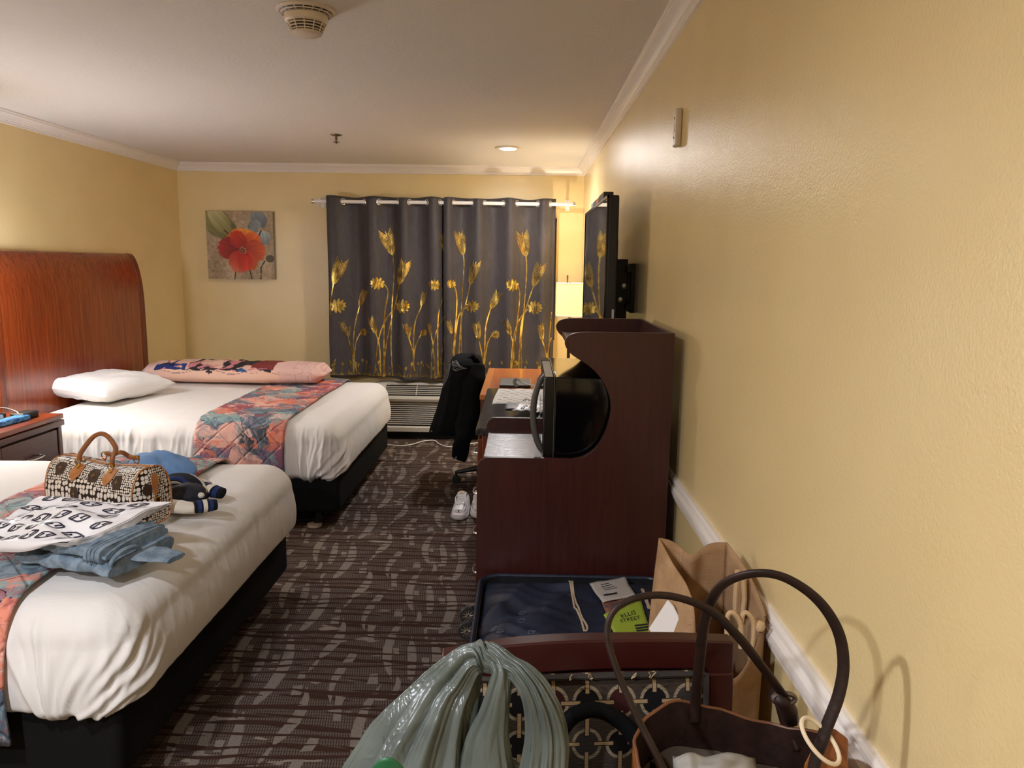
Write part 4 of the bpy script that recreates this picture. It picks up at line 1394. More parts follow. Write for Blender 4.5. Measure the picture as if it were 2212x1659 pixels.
M_PAPER = plain('white printed tissue paper', (240, 238, 234), .7)
M_INK = plain('black ink', (28, 26, 36), .6)


def loose_sheet(name, label, corners, mat, cat, seed, amp=.004, layers=3, group=None):
    """a small stack of flexible sheets"""
    t = thing(name, label, cat, corners[0], group)
    P = [Vector(c) for c in corners]
    fn = lambda u, v: (P[0].lerp(P[1], u)).lerp(P[3].lerp(P[2], u), v) + Vector((0, 0, amp * (1 + nz(u * 3, v * 3, seed)) + amp * nz(u * 8, v * 6, seed)))
    for k in range(layers):
        b = B().grid(lambda u, v: fn(u, v) - Vector((0, 0, .003 * (layers - 1 - k))) + Vector((.003 * k, -.004 * k, 0)), 18, 14)
        mesh('sheet', b, mat, t, solid=.0006, smooth=180)
    kk = layers - 1
    return t, (lambda a, c: fn(a, c) + Vector((.003 * kk, -.004 * kk, .0008)))


wp, wfn = loose_sheet('wrapping_paper', 'white printed wrapping paper spread on the granite top', [(-.155, 3.93, .901), (.24, 3.93, .901), (.27, 4.41, .901), (-.135, 4.41, .901)], M_PAPER, 'paper', 2.0, .004, 2)
lb = B()
for j in range(9):
    for i in range(7):
        a_, c_ = .08 + i * .14 + (.07 if j % 2 else 0), .07 + j * .10
        if a_ < .97: lb.stroke([(a_ - .030 + .012 * k, c_ + .003 * (k % 2)) for k in range(6)], .016, wfn)
tag(mesh('print', lb, M_INK, wp, smooth=0, recalc=False), kind='stuff')


def gg(b, fn, cx, cy, s, sl=.35):
    """the bag's mark: two interlocked slanted G strokes, the second turned half round"""
    G = [(.62, .46), (.0, .46), (-.22, .44), (-.40, .30), (-.44, .06), (-.44, -.14), (-.36, -.34), (-.16, -.44), (.02, -.40), (.06, -.20), (.06, .06), (-.14, .06)]
    for k in (1, -1):
        pts = []
        for a, c in G:
            a, c = (a - .36) * k * .56, c * k
            pts.append((cx + (a + sl * c) * s, cy + c * s))
        q = []
        for p0, p1 in zip(pts, pts[1:]):
            q += [(lerp(p0[0], p1[0], i / 3), lerp(p0[1], p1[1], i / 3)) for i in range(3)]
        q.append(pts[-1])
        b.stroke(q, .14 * s, fn)


M_PLAST = plain('white translucent plastic', (232, 230, 230), .38)
sb, sfn = loose_sheet('small_plastic_bag', 'small crumpled white bag with black marks lying on the wrapping paper', [(-.045, 3.66, .916), (.20, 3.58, .918), (.22, 3.86, .922), (.02, 3.98, .918)], M_PLAST, 'bag', 6.0, .009, 2)
lb = B()
for a, c in ((.22, .25), (.5, .2), (.3, .62), (.58, .66), (.8, .4), (.78, .82), (.12, .78)):
    gg(lb, sfn, a, c, .17)
mesh('print', lb, M_INK, sb, smooth=0, recalc=False)
gy = thing('striped_card', 'teal and navy striped card edge beside the microwave handle', 'card', (.12, 3.55, .90))
for k, c in enumerate(((120, 170, 176), (52, 120, 136), (22, 50, 104))):
    mesh('stripe', B().box(.085, .20, 3.56 - k * .035, 3.592 - k * .035, .901, .909), plain('card stripe %s' % 'abc'[k], c, .5), gy)
solo('grey_pouch', 'grey plastic pouch with an oval mark under the wrapping paper', 'pouch', B().grid(lambda u, v: (lerp(-.08, .06, u), lerp(3.78, 3.93, v), .905 + .006 * math.sin(PI * u) * math.sin(PI * v)), 10, 10), plain('grey pouch', (120, 118, 120), .5), solid=.001, smooth=180)

# ---------------------------------------------------------------- television
M_SCREEN = plain('switched off screen glass', (12, 11, 12), .025, 0, .6)
tvx, tvy0, tvy1, tvz0, tvz1 = .364, 3.40, 4.60, 1.245, 1.932
tv = thing('television', 'flat black television on the right wall seen edge on', 'television', (.40, 4.0, 1.25))
mesh('housing', B().box(tvx + .004, tvx + .052, tvy0, tvy1, tvz0, tvz1), M_BLACK, tv, bevel=.008, seg=3)
mesh('screen', B().box(tvx + .001, tvx + .006, tvy0 + .012, tvy1 - .012, tvz0 + .02, tvz1 - .014), M_SCREEN, tv)
b = B()
for q in ((tvy0, tvy1, tvz1 - .014, tvz1), (tvy0, tvy1, tvz0, tvz0 + .02), (tvy0, tvy0 + .012, tvz0, tvz1), (tvy1 - .012, tvy1, tvz0, tvz1)):
    b.box(tvx - .002, tvx + .006, *q)
mesh('bezel', b, plain('gloss black bezel', (12, 12, 12), .2), tv, bevel=.001)
lbl = mesh('rating_label', B().box(tvx + .034, tvx + .044, tvy0 - .0012, tvy0, 1.37, 1.435), plain('white label', (196, 192, 186), .6), tv)
mesh('back_bulge', B().box(tvx + .05, tvx + .085, tvy0 + .25, tvy1 - .25, tvz0 + .06, 1.76), M_BLACK, tv, bevel=.012, seg=3)
for y_ in (3.78, 4.20):
    mesh('mount_bracket', B().box(.452, .515, y_, y_ + .02, 1.37, 1.66), M_BLACK, tv, bevel=.003)
mesh('mount_plate', B().box(XR - .022, XR, 3.74, 4.26, 1.40, 1.64), plain('black mount steel', (20, 20, 20), .35, .4), tv, bevel=.003)
for z_ in (1.42, 1.60):
    mesh('mount_rail', B().box(XR - .045, XR - .022, 3.70, 4.30, z_, z_ + .025), M_BLACK, tv)
for x, z in ((.499, 1.53), (.482, 1.462)):
    mesh('bolt', B().lathe([(.0, 0), (.013, 0), (.013, .004), (.007, .006), (.0, .006)], (x, 3.779, z), 16, Matrix.Rotation(PI / 2, 3, 'X')), M_NICKEL, tv)
for i, (c, y0, y1, h, l) in enumerate((((52, 48, 50), 3.62, 3.86, .034, 'dark grey box at the near end of the row on the television'), ((196, 120, 92), 3.87, 4.02, .030, 'orange box in the middle of the row on the television'), ((90, 120, 140), 4.03, 4.16, .030, 'blue grey box towards the far end of the row on the television'), ((222, 218, 212), 4.17, 4.28, .028, 'white box at the far end of the row on the television'))):
    bx = thing('small_box', l, 'box', (.40, (y0 + y1) / 2, tvz1), 'small boxes on top of the television')
    mesh('carton', B().box(tvx + .005, tvx + .05, y0, y1, tvz1, tvz1 + h), plain('small carton %s' % 'abcd'[i], c, .5), bx, bevel=.001)
    mesh('spine', B().box(tvx + .004, tvx + .005, y0 + .01, y1 - .01, tvz1 + .004, tvz1 + h - .004), plain('spine print %s' % 'abcd'[i], tuple(min(255, q + 40) for q in c), .5), bx)

# ---------------------------------------------------------------- office chair and black jacket
oc = thing('office_chair', 'black swivel chair at the honey coloured desk, a jacket over its back', 'chair', (-.21, 5.56, 0))
CX, CY = -.21, 5.56
for k in range(5):
    a = R(186 + 72 * k)
    ex, ey = CX + .27 * math.cos(a), CY + .27 * math.sin(a)
    mesh('leg', B().tube([(CX, CY, .115), (CX + .12 * math.cos(a), CY + .12 * math.sin(a), .110), (ex, ey, .082)], [.030, .026, .018], 8, flat=.8), M_BLACK, oc)
    cs = mesh('caster', B().tube([(ex - .02 * math.sin(a), ey + .02 * math.cos(a), .030), (ex - .006 * math.sin(a), ey + .006 * math.cos(a), .030)], .030, 16).tube([(ex + .006 * math.sin(a), ey - .006 * math.cos(a), .030), (ex + .02 * math.sin(a), ey - .02 * math.cos(a), .030)], .030, 16), M_BLACK, oc, bevel=.004)
    mesh('stem', B().tube([(ex, ey, .05), (ex, ey, .09)], .009, 8), M_BLACK, oc)
mesh('gas_column', B().lathe([(.0, .09), (.032, .09), (.030, .24), (.018, .24), (.018, .42), (.0, .42)], (CX, CY, 0), 18), M_BLACK, oc)
mesh('seat', B().box(CX - .20, CX + .18, CY - .22, CY + .22, .42, .49), M_BLACK, oc, bevel=.03, seg=3)
mesh('backrest', B().grid(lambda u, v: (CX - .235 - .03 * math.sin(PI * v) + .03 * (2 * u - 1) ** 2, CY + (2 * u - 1) * .20 * (1 - .15 * v * v), lerp(.58, .945, v)), 14, 10), M_BLACK, oc, solid=.05, smooth=180)
mesh('back_post', B().tube([(CX - .10, CY, .43), (CX - .26, CY, .45), (CX - .27, CY, .75)], .02, 8, flat=.5), M_BLACK, oc)

M_JACK = plain('black cotton twill', (13, 13, 14), .9, 0, .1, bump=(60, .3, .006))
jk = thing('jacket', 'black jacket with white embroidery draped over the office chair', 'jacket', (-.47, 5.56, .24))
JS = [(.97, -.475, -.318, .10), (.955, -.495, -.300, .19), (.92, -.512, -.288, .235), (.85, -.537, -.278, .25), (.76, -.560, -.272, .25), (.67, -.580, -.274, .25), (.58, -.606, -.280, .245), (.50, -.632, -.290, .24), (.44, -.655, -.33, .235), (.405, -.662, -.40, .225)]
def jf(u, v):
    zq = [s[0] for s in JS][::-1]
    z = lerp(.405, .978, v)
    xl_, xr_, hw = (interp(z, zq, [s[i] for s in JS][::-1]) for i in (1, 2, 3))
    a = 2 * PI * u
    ca, sa = math.cos(a), math.sin(a)
    e = .75
    cx_, hx_ = (xl_ + xr_) / 2, (xr_ - xl_) / 2
    f = .016 * nz(ca * 3.5 + 1, sa * 3.5, z * 3) * (1.3 - v) + .008 * nz(ca * 8, sa * 8, z * 2)
    kk = 1 if v < .97 else max(.02, (1 - v) / .03)
    return (cx_ - .010 + (hx_ + f) * math.copysign(abs(ca) ** e, ca) * (1 if v < .99 else .6), CY + (hw + f) * math.copysign(abs(sa) ** e, sa) * kk, z)
bj = B().grid(jf, 56, 44, cu=True)
bj.f.append(tuple(44 * 56 + i for i in range(56)))
mesh('body', bj, M_JACK, jk, smooth=180)
def sleeve(pts, rs, seed):
    pts = spline(pts, 6)
    rs = [interp(i / (len(pts) - 1), [k / (len(rs) - 1) for k in range(len(rs))], rs) for i in range(len(pts))]
    b = B().tube(pts, rs, 22, flat=.8)
    b.v = [p + Vector((nz(p.x * 14, p.y * 14, p.z * 10 + seed), nz(p.y * 14, p.z * 10, p.x * 14 + seed), 0)) * .020 for p in b.v]
    return b
mesh('sleeve', sleeve([(-.345, 5.42, .90), (-.345, 5.36, .78), (-.365, 5.33, .58), (-.405, 5.30, .40), (-.445, 5.30, .245)], [.085, .092, .080, .066, .056], 1), M_JACK, jk, smooth=180)
mesh('sleeve', sleeve([(-.40, 5.74, .90), (-.48, 5.79, .74), (-.55, 5.80, .55), (-.60, 5.80, .42)], [.07, .075, .065, .055], 5), M_JACK, jk, smooth=180)
mesh('collar', B().grid(lambda u, v: (lerp(-.40, -.30, u) , 5.40 + .03 * math.sin(6 * u) + .10 * v, .935 + .045 * math.sin(PI * u) + .02 * nz(u * 4, v * 4)), 12, 6), M_JACK, jk, solid=.012, smooth=180)
M_EMB = plain('white embroidery thread', (150, 150, 150), .7)
b = B()
rr = random.Random(3)
def je(a, c):   # a: angle fraction, c: height fraction on the jacket
    p = Vector(jf(a, c)); q = Vector(((-.39), CY, p.z))
    return p + (p - q).normalized() * .003
for k in range(7):
    a0 = .60 + k * .012
    b.stroke(spline([(a0, .955 - .02 * k), (a0 + .03, .93 - .015 * k + rr.uniform(-.01, .01)), (a0 + .07, .945 - .015 * k), (a0 + .10, .92 - .01 * k)], 5), .0035, je)
for k in range(5):
    b.stroke(spline([(.58 + .008 * k, .90), (.585 + .01 * k, .85 - .02 * k), (.575 + .008 * k, .78 - .03 * k), (.57, .70 - .03 * k)], 5), .0028, je)
mesh('embroidery', b, M_EMB, jk, smooth=0, recalc=False)
for x, y, z in ((-.455, 5.285, .268), (-.64, 5.38, .435)):
    mesh('snap_button', B().lathe([(.0, 0), (.006, 0), (.004, .003), (.0, .003)], (x, y - .035, z), 10, Matrix.Rotation(PI / 2, 3, 'X')), M_NICKEL, jk)

# ---------------------------------------------------------------- sneakers
M_LEATHER = plain('white sneaker leather', (234, 232, 232), .45, bump=(40, .1))
M_SOLE = plain('white rubber sole', (214, 210, 206), .6)
M_LACE = plain('white laces', (240, 238, 236), .8)
M_LINING = plain('grey sneaker lining', (150, 146, 142), .9)
M_TAN = plain('tan tongue label', (206, 184, 140), .6)
M_SEAM = plain('grey stitching', (120, 118, 120), .8)


def sneaker(toe, ang, label):
    """built toe at the origin pointing towards -y, heel at +y"""
    Rm = Matrix.Rotation(ang, 3, 'Z')
    P = lambda x, y, z: Rm @ Vector((x, y, z)) + Vector(toe)
    t = thing('sneaker', label, 'sneaker', toe, 'pair of white sneakers')
    L = .30
    def halfw(q): return interp(q, [0, .04, .12, .3, .5, .7, .88, .97, 1], [.016, .034, .047, .054, .049, .042, .042, .034, .016])
    def lipz(q): return interp(q, [0, .08, .2, .35, .5, .62, .75, .9, 1], [.052, .066, .076, .092, .112, .120, .092, .098, .098])
    def sole(u, v):
        q = u; a = v
        return None
    ring = [(math.cos(2 * PI * k / 48), math.sin(2 * PI * k / 48)) for k in range(48)]
    def out(k, g=0):
        c, s = ring[k % 48]
        q = .5 - .5 * c
        return q, (halfw(q) + g) * (1 if s > 0 else -1 if s < 0 else 0)
    b = B()
    for z, g in ((0, -.002), (.004, .002), (.016, .004), (.018, .002), (.030, .002), (.034, -.001)):
        for k in range(48):
            q, w = out(k, g)
            b.v.append(P(w, q * L - g * (1 - 2 * q), z + .008 * sst(.25, 0, q)))
    for j in range(5):
        for k in range(48): b.f.append((j * 48 + k, j * 48 + (k + 1) % 48, (j + 1) * 48 + (k + 1) % 48, (j + 1) * 48 + k))
    b.f.append(tuple(range(48))[::-1]); b.f.append(tuple(5 * 48 + k for k in range(48)))
    mesh('sole', b, M_SOLE, t, smooth=50)
    # upper: stacked rings rising to the collar
    b = B()
    nl = 12
    for j in range(nl + 1):
        v = j / nl
        for k in range(48):
            q, w = out(k)
            top = lipz(q)
            open_ = sst(.60, .66, q)
            z = lerp(.032, top, 1 - (1 - v) ** 1.6)
            inw = lerp(1.0, interp(q, [0, .5, .62, .8, 1], [.10, .18, .40, .62, .6]), v ** 2.0)
            y = lerp(q * L, lerp(q * L, .5 * L, .10 if q > .9 else .0) + (.010 if q < .05 else 0), v)
            if q < .2: y += (.2 - q) * v * v * .09
            b.v.append(P(w * inw, y, z))
    for j in range(nl):
        for k in range(48): b.f.append((j * 48 + k, j * 48 + (k + 1) % 48, (j + 1) * 48 + (k + 1) % 48, (j + 1) * 48 + k))
    mesh('upper', b, M_LEATHER, t, smooth=180)
    def topz(y, x):  # surface over the vamp
        q = y / L
        return lipz(q) - (x / max(.01, halfw(q))) ** 2 * .018 + .001
    mesh('vamp', B().grid(lambda u, v: P((2 * u - 1) * halfw(lerp(.10, .60, v)) * .55, lerp(.10, .60, v) * L, topz(lerp(.10, .60, v) * L, (2 * u - 1) * halfw(lerp(.1, .6, v)) * .55) - .002), 10, 14), M_LEATHER, t, solid=.003, smooth=180)
    tg = mesh('tongue', B().grid(lambda u, v: P((2 * u - 1) * lerp(.022, .030, v), lerp(.40, .66, v) * L, lerp(.098, .140, v) - .012 * (2 * u - 1) ** 2), 8, 10), M_LEATHER, t, solid=.008, smooth=180)
    mesh('tongue_label', B().grid(lambda u, v: P((2 * u - 1) * .018, lerp(.575, .645, v) * L, lerp(.128, .139, v) - .012 * (.6 * (2 * u - 1)) ** 2 + .005), 4, 3), M_TAN, tg, solid=.002, smooth=180)
    mesh('lining', B().grid(lambda u, v: P((2 * u - 1) * .028, lerp(.62, .95, v) * L, .060 + .01 * abs(2 * u - 1)), 6, 6), M_LINING, t, smooth=180)
    for k in range(5):
        y = lerp(.30, .56, k / 4) * L
        w = lerp(.018, .027, k / 4)
        pts = [P(-w, y - .006, topz(y, w)), P(-w * .4, y, topz(y, 0) + .007), P(w * .4, y + .004, topz(y, 0) + .007), P(w, y + .010, topz(y, w))]
        mesh('lace', B().tube(spline(pts, 4), .0036, 6), M_LACE, t)
    for s in (-1, 1):
        pts = [P(s * .004, .55 * L, .126), P(s * .020, .50 * L, .136), P(s * .034, .42 * L, .118), P(s * .030, .33 * L, .096), P(s * .016, .30 * L, .090)]
        mesh('lace', B().tube(spline(pts, 5), .0032, 6), M_LACE, t)
    b = B()
    pts = [P(halfw(q) * .80 * s, q * L, topz(q * L, halfw(q) * .80)) for s, q in ((-1, .34), (-1, .24), (-1, .15), (-.75, .085), (0, .06), (.75, .085), (1, .15), (1, .24), (1, .34))]
    b.tube(spline(pts, 5), .0013, 5)
    mesh('toe_seam', b, M_SEAM, t)
    pts = [P(s * halfw(.27) * .66, .27 * L, topz(.27 * L, halfw(.27) * .66) + .001) for s in (-1, -.4, .4, 1)]
    mesh('toe_seam', B().tube(spline(pts, 4), .0013, 5), M_SEAM, t)
    return t


sneaker((-.392, 4.66, 0), R(-4), 'left white sneaker on the carpet by the dresser, fully in view')
sneaker((-.262, 4.70, 0), R(2), 'right white sneaker, half hidden behind the dresser')

# ---------------------------------------------------------------- things on the near bed
TOP = .688   # top of the near bed (sheet)
# dotted handbag
t = MT('cream dots on dark brown coated canvas')
uv = t.coord('UV')
ux, uy, uz = t.xyz(uv)
lo = ((ux * 38.0 + t.noise(uv, 9, 2) * 4.5).sin())
e1, f1 = t.voro(uv, 58, 'DISTANCE_TO_EDGE', .40, 'Distance', '2D'), t.voro(uv, 58, 'F1', .40, 'Distance', '2D')
e2, f2 = t.voro(uv, 112, 'DISTANCE_TO_EDGE', .35, 'Distance', '2D'), t.voro(uv, 112, 'F1', .35, 'Distance', '2D')
d1 = e1.gt(.04) * f1.lt(.43)
d2 = e2.gt(.045) * f2.lt(.42)
m_ = d1 * lo.gt(-.1) + d2 * lo.lt(-.1)
t.set(t.mix(m_, lin(38, 26, 22), lin(238, 228, 214)), .5, 0, .4)
M_DOTS = t.m
M_TANL = plain('honey vachetta leather', (190, 128, 76), .45, var=(30, (172, 108, 60)))
M_TAND = plain('tan leather handle', (156, 100, 58), .4, var=(30, (136, 82, 44)))
M_GOLDH = plain('gold hardware', (206, 168, 84), .25, 1)
M_PATCH = plain('dark brown canvas patch', (66, 48, 36), .6)
M_PATL = plain('ochre print', (120, 92, 56), .6)
hbC = Vector((-1.500, 2.655, TOP))
hbA = R(-21)
HX, HY, HZ = Vector((math.cos(hbA), math.sin(hbA), 0)), Vector((-math.sin(hbA), math.cos(hbA), 0)), Vector((0, 0, 1))
hL, hW, hH = .42, .175, .215
hg = thing('handbag', 'barrel handbag printed with cream dots on brown, tan leather handles, on the near bed', 'handbag', hbC)


def hsec(an):
    """bag section: angle measured from the front bottom, returns (across, up)"""
    c, s = math.cos(an), math.sin(an)
    w = hW / 2 * math.copysign(abs(c) ** .62, c)
    z = hH * .46 + hH * (.46 if s < 0 else .54) * math.copysign(abs(s) ** (.55 if s < 0 else .85), s)
    if s > 0: w *= 1 - .10 * s
    return w, z


def hpt(l, w, z): return hbC + HX * l + HY * w + HZ * max(.002, z)


def hbody(u, v):
    an = 2 * PI * u
    w, z = hsec(an)
    l = lerp(-hL / 2, hL / 2, v)
    sag = -.014 * math.sin(PI * v) ** 2 * sst(.1, .2, z) + .004 * nz(l * 12, an * 2)
    return hpt(l, w * (1 + .02 * nz(l * 9, an)), z + sag)


b = B().grid(hbody, 64, 26, cu=True, uvfn=lambda u, v: (u * .62, v * hL))
mesh('body', b, M_DOTS, hg, smooth=180)
for e in (1, -1):
    def endp(u, v):
        w, z = hsec(2 * PI * u)
        k = v
        return hpt(e * (hL / 2 + .018 * (1 - k * k)), w * k, hH * .48 + (z - hH * .48) * k)
    b = B().grid(endp, 64, 7, cu=True, uvfn=lambda u, v: (.3 + hsec(2 * PI * u)[0] * v + .9 * (e > 0), hH * .48 + (hsec(2 * PI * u)[1] - hH * .48) * v + .37))
    mesh('end_panel', b, M_DOTS, hg, smooth=180)
    pp_ = [Vector(hbody(k / 64, 1 if e > 0 else 0)) + HX * e * .001 for k in range(64)]
    mesh('piping', B().tube(pp_, .0028, 6, closed=True), M_TANL, hg)


def hside(l, s):
    """point on the front upper face; s from 0 (mid height) to 1 (top)"""
    an = PI + PI * (-.05 + .55 * s) * -1
    w, z = hsec(an)
    sag = -.014 * math.sin(PI * (l / hL + .5)) ** 2 * sst(.1, .2, z)
    return hpt(l, w - .0035, z + sag)


for side in (1, -1):
    def hs(l, s):
        p = hside(l, s)
        if side < 0:
            q = p - hbC
            w = q.dot(HY)
            p = p - HY * 2 * w
        return p
    A0, A1 = -.075, .085
    yo = -side * .045
    hp = spline([(A0, yo, hH + .000), (A0 + .006, yo, hH + .030), (A0 + .05, yo * .7 + .01, hH + .092), (A0 + .10, yo * .6 + .012, hH + .100), (A1 - .008, yo * .7 + .01, hH + .060), (A1, yo, hH + .028), (A1, yo, hH - .004)], 8)
    if side > 0 or True:
        if side < 0: hp = [(a, c, max(hH + .004, z * .98 - .075 * sst(hH, hH + .1, z) - .004)) for a, c, z in hp]
        mesh('handle', B().tube([hpt(a, c - (.0 if side > 0 else -.02), z) for a, c, z in hp], .0085, 10), M_TAND, hg)
    for a in (A0, A1):
        tb_ = mesh('tab', B().prism([(-.020, .86), (.020, .86), (.024, .52), (0, .34), (-.024, .52)], lambda x, s, k: hs(a + x, s) - HY * side * (.001 + .003 * k), 0, 1), M_TANL, hg, smooth=0)
        c_ = hs(a, .74) - HY * side * .006
        mesh('stud', B().lathe([(.0, 0), (.006, 0), (.004, .003), (.0, .004)], c_, 10, Matrix.Rotation(hbA, 3, 'Z') @ Matrix.Rotation(PI / 2 * side, 3, 'X')), M_GOLDH, tb_)
        mesh('ring', B().tube([hpt(a + .013 * math.cos(q), yo - side * .010, hH - .002 + .013 * math.sin(q)) for q in [2 * PI * k / 16 for k in range(16)]], .0022, 6, closed=True), M_GOLDH, hg)
for (l, s, w_, h_) in ((-.150, .60, .024, .17), (.012, .60, .026, .20), (.135, .46, .022, .17), (-.06, .12, .02, .12)):
    pa = mesh('patch', B().prism([(-1, 0), (-.5, -1), (.9, -.85), (1, .2), (.55, 1), (-.75, .9)], lambda x, q, k: hside(l + x * w_, s + q * h_) - HY * (.0006 + .001 * k), 0, 1), M_PATCH, hg, smooth=0)
    star = [(r_ * math.cos(q) * w_ * .5, r_ * math.sin(q) * h_ * .5) for q, r_ in [(PI * k / 4, 1 if k % 2 == 0 else .32) for k in range(8)]]
    mesh('star_print', B().flat(star, lambda x, q: hside(l + x, s + q) - HY * .0030), M_PATL, pa, smooth=0, recalc=False)
mesh('zipper', B().tube([hpt(l, 0, hH * 1.0 - .014 * math.sin(PI * (l / hL + .5)) ** 2 + .002) for l in np.linspace(-hL / 2, hL / 2 + .015, 20)], .006, 8, flat=.5), M_TANL, hg)
mesh('zip_tab', B().prism([(-.012, .192), (.012, .192), (.015, .165), (.005, .118), (-.005, .118), (-.015, .165)], lambda w, z, k: hpt(hL / 2 + .018 + .003 * k, w, z), 0, 1), M_TANL, hg)
mesh('padlock', B().obox(hpt(hL / 2 + .026, .0, .098), (.02, .008, .022), Matrix.Rotation(hbA + PI / 2, 3, 'Z')), M_GOLDH, hg, bevel=.002)
pe = mesh('patch', B().prism([(-1, -.3), (-.3, -1), (.8, -.6), (.9, .6), (0, 1), (-.8, .7)], lambda x, q, k: hpt(hL / 2 + .016 + .002 * k, -.03 + x * .022, .14 + q * .022), 0, 1), M_PATCH, hg, smooth=0)

# folded grey blue trousers
t = MT('washed grey blue cotton')
n = t.noise(t.coord(), 30, 4, .6)
n2 = t.noise(t.coord(), 260, 2)
t.set(t.mix(n.ss(.3, .7), lin(100, 118, 134), lin(136, 152, 166)), .85, 0, .2)
t.bump(n2, .2, .002)
t.bump(n, .4, .008)
M_DENIM = t.m
f0, f1 = atz(32, 1222, TOP + .005), atz(240, 1260, TOP + .002)
ux_ = (f1 - f0); ux_.z = 0
wL = ux_.length; ux_.normalize()
uy_ = Vector((-ux_.y, ux_.x, 0))
tr = thing('folded_trousers', 'folded grey blue cotton trousers on the near bed in front of the handbag', 'trousers', f0)
def trp(a, d, z): return f0 + ux_ * a + uy_ * d + Vector((0, 0, max(.001, z)))
def layer(a0, a1, d0, d1, z0, z1, seed, folds=.013):
    def g(u, v):
        an = 2 * PI * u
        c, s = math.cos(an), math.sin(an)
        d = lerp(d0, d1, .5 - .5 * math.copysign(abs(c) ** .55, c))
        z = lerp(z0, z1, .5 + .5 * math.copysign(abs(s) ** .6, s))
        a = lerp(a0, a1, v)
        f = folds * nz(a * 16 + seed, an * .8, seed) + folds * .6 * nz(a * 38, an * 1.6, seed + 4)
        return trp(a + .012 * nz(d * 9, z * 20, seed), d - (f if c > 0 else -f), z + f * (s > 0))
    return B().grid(g, 40, 60, cu=True, capv=True)
mesh('folded_leg', layer(.0, wL * .98, .0, .27, .002, .052, 1.0), M_DENIM, tr, smooth=60)
mesh('folded_leg', layer(.012, wL * .93, .006, .26, .050, .092, 2.0), M_DENIM, tr, smooth=60)
mesh('waistband', layer(wL * .74, wL * .90, -.003, .262, .040, .098, 3.0, .004), M_DENIM, tr, smooth=60)
for k in range(3):
    a = wL * (.775 + .036 * k)
    pts = [trp(a, -.0030, .045), trp(a + .002, -.004, .075), trp(a + .003, .006, .0955), trp(a + .003, .06, .0985), trp(a + .002, .16, .0985), trp(a, .25, .097)]
    mesh('stitch_rib', B().tube(spline(pts, 4), .0013, 5), M_DENIM, tr)
mesh('leg_opening', B().tube([trp(wL * .965 + .008 * math.cos(q), .07 + .055 * math.sin(q), .045 + .032 * math.cos(q)) for q in [2 * PI * k / 20 for k in range(20)]], .007, 8, closed=True), M_DENIM, tr)
def tail(u, v):
    a = lerp(wL * .88, wL * 1.0 + .075, v)
    an = 2 * PI * u
    return trp(a, .12 + .06 * v + .060 * (1 - .35 * v) * math.cos(an) + .010 * nz(v * 4, an), .016 + .014 * (1 - .4 * v) * math.sin(an) + .006 * nz(a * 14, an) + .03 * (1 - v))
mesh('trouser_leg', B().grid(tail, 26, 20, cu=True, capv=True), M_DENIM, tr, smooth=60)

# crumpled white shopping bag with black marks, lying over the trousers against the handbag
t = MT('frosted white carrier plastic')
t.set(lin(236, 234, 236), .48, 0, .4)
t.bump(t.noise(t.coord(), 20, 3), .2, .008)
M_CARR = t.m
c00, c10, c11, c01 = atz(-70, 1150, .800), atz(150, 1170, .805), atz(371, 1083, .845), atz(84, 1076, .850)
sbg = thing('carrier_bag', 'crumpled white plastic bag with dark interlocked marks, lying over the folded trousers', 'shopping bag', (c00 + c10 + c11 + c01) / 4 - Vector((0, 0, .03)))
def facet(u, v):
    """creased height field"""
    h = 0
    for (px_, py_, k, ph) in ((1.0, .6, 2.3, .2), (-.5, 1.0, 2.9, 1.3), (1.0, -.9, 3.3, .7), (.3, 1.2, 5.1, 2.0)):
        q = (px_ * u + py_ * v) * k + ph + .5 * nz(u * 2, v * 2, k)
        h += abs((q % 2) - 1) / k
    return h * .062
def cbt(u, v):
    p = (c00.lerp(c10, u)).lerp(c01.lerp(c11, u), v)
    e = min(1, min(u, 1 - u, v, 1 - v) * 7)
    p = p + Vector((0, 0, (facet(u, v) - .045) * (.35 + .65 * e) + .018 * math.sin(PI * u) * math.sin(PI * v)))
    # bowed front edge
    p += (c00 - c01).normalized() * .018 * math.sin(PI * u) * (1 - v)
    return p
def cbb(u, v):
    p = cbt(u, v)
    e = min(1, min(u, 1 - u, v, 1 - v) * 6)
    return p - Vector((0, 0, .034 * e + .006))
mesh('top_sheet', B().grid(cbt, 64, 64), M_CARR, sbg, smooth=30)
mesh('under_sheet', B().grid(cbb, 40, 40), M_CARR, sbg, smooth=30)
b = B()
def gus(u, v):
    q = cbt(1, u)
    return q + Vector((.0, .0, -.045 * v * math.sin(PI * min(1, u * .9 + .1)))) + (c10 - c00).normalized() * (.010 * math.sin(PI * v) * nz(u * 9, 1) - .012 * v)
mesh('side_gusset', B().grid(gus, 40, 6), M_CARR, sbg, smooth=30)
b.grid(lambda u, v: cbt(u, 0) + Vector((0, 0, -.035 * v * math.sin(PI * min(1, u + .05)))) + (c00 - c01).normalized() * .006 * math.sin(PI * v), 40, 6)
mesh('front_gusset', b, M_CARR, sbg, smooth=30)
M_MARK = plain('dark navy ink', (30, 26, 48), .5)
lb = 0
rr = random.Random(9)
for j in range(6):
    for i in range(6):
        a, c = .07 + i * .165 + (.08 if j % 2 else 0), .09 + j * .165
        if a > .95: continue
        b = B()
        a += rr.uniform(-.012, .012)
        gg(b, lambda x, y: cbt(min(1, max(0, x)), min(1, max(0, y))) + Vector((0, 0, .0022)), a, c, .098, .45)
        mesh('mark', b, M_MARK, sbg, smooth=0, recalc=False)

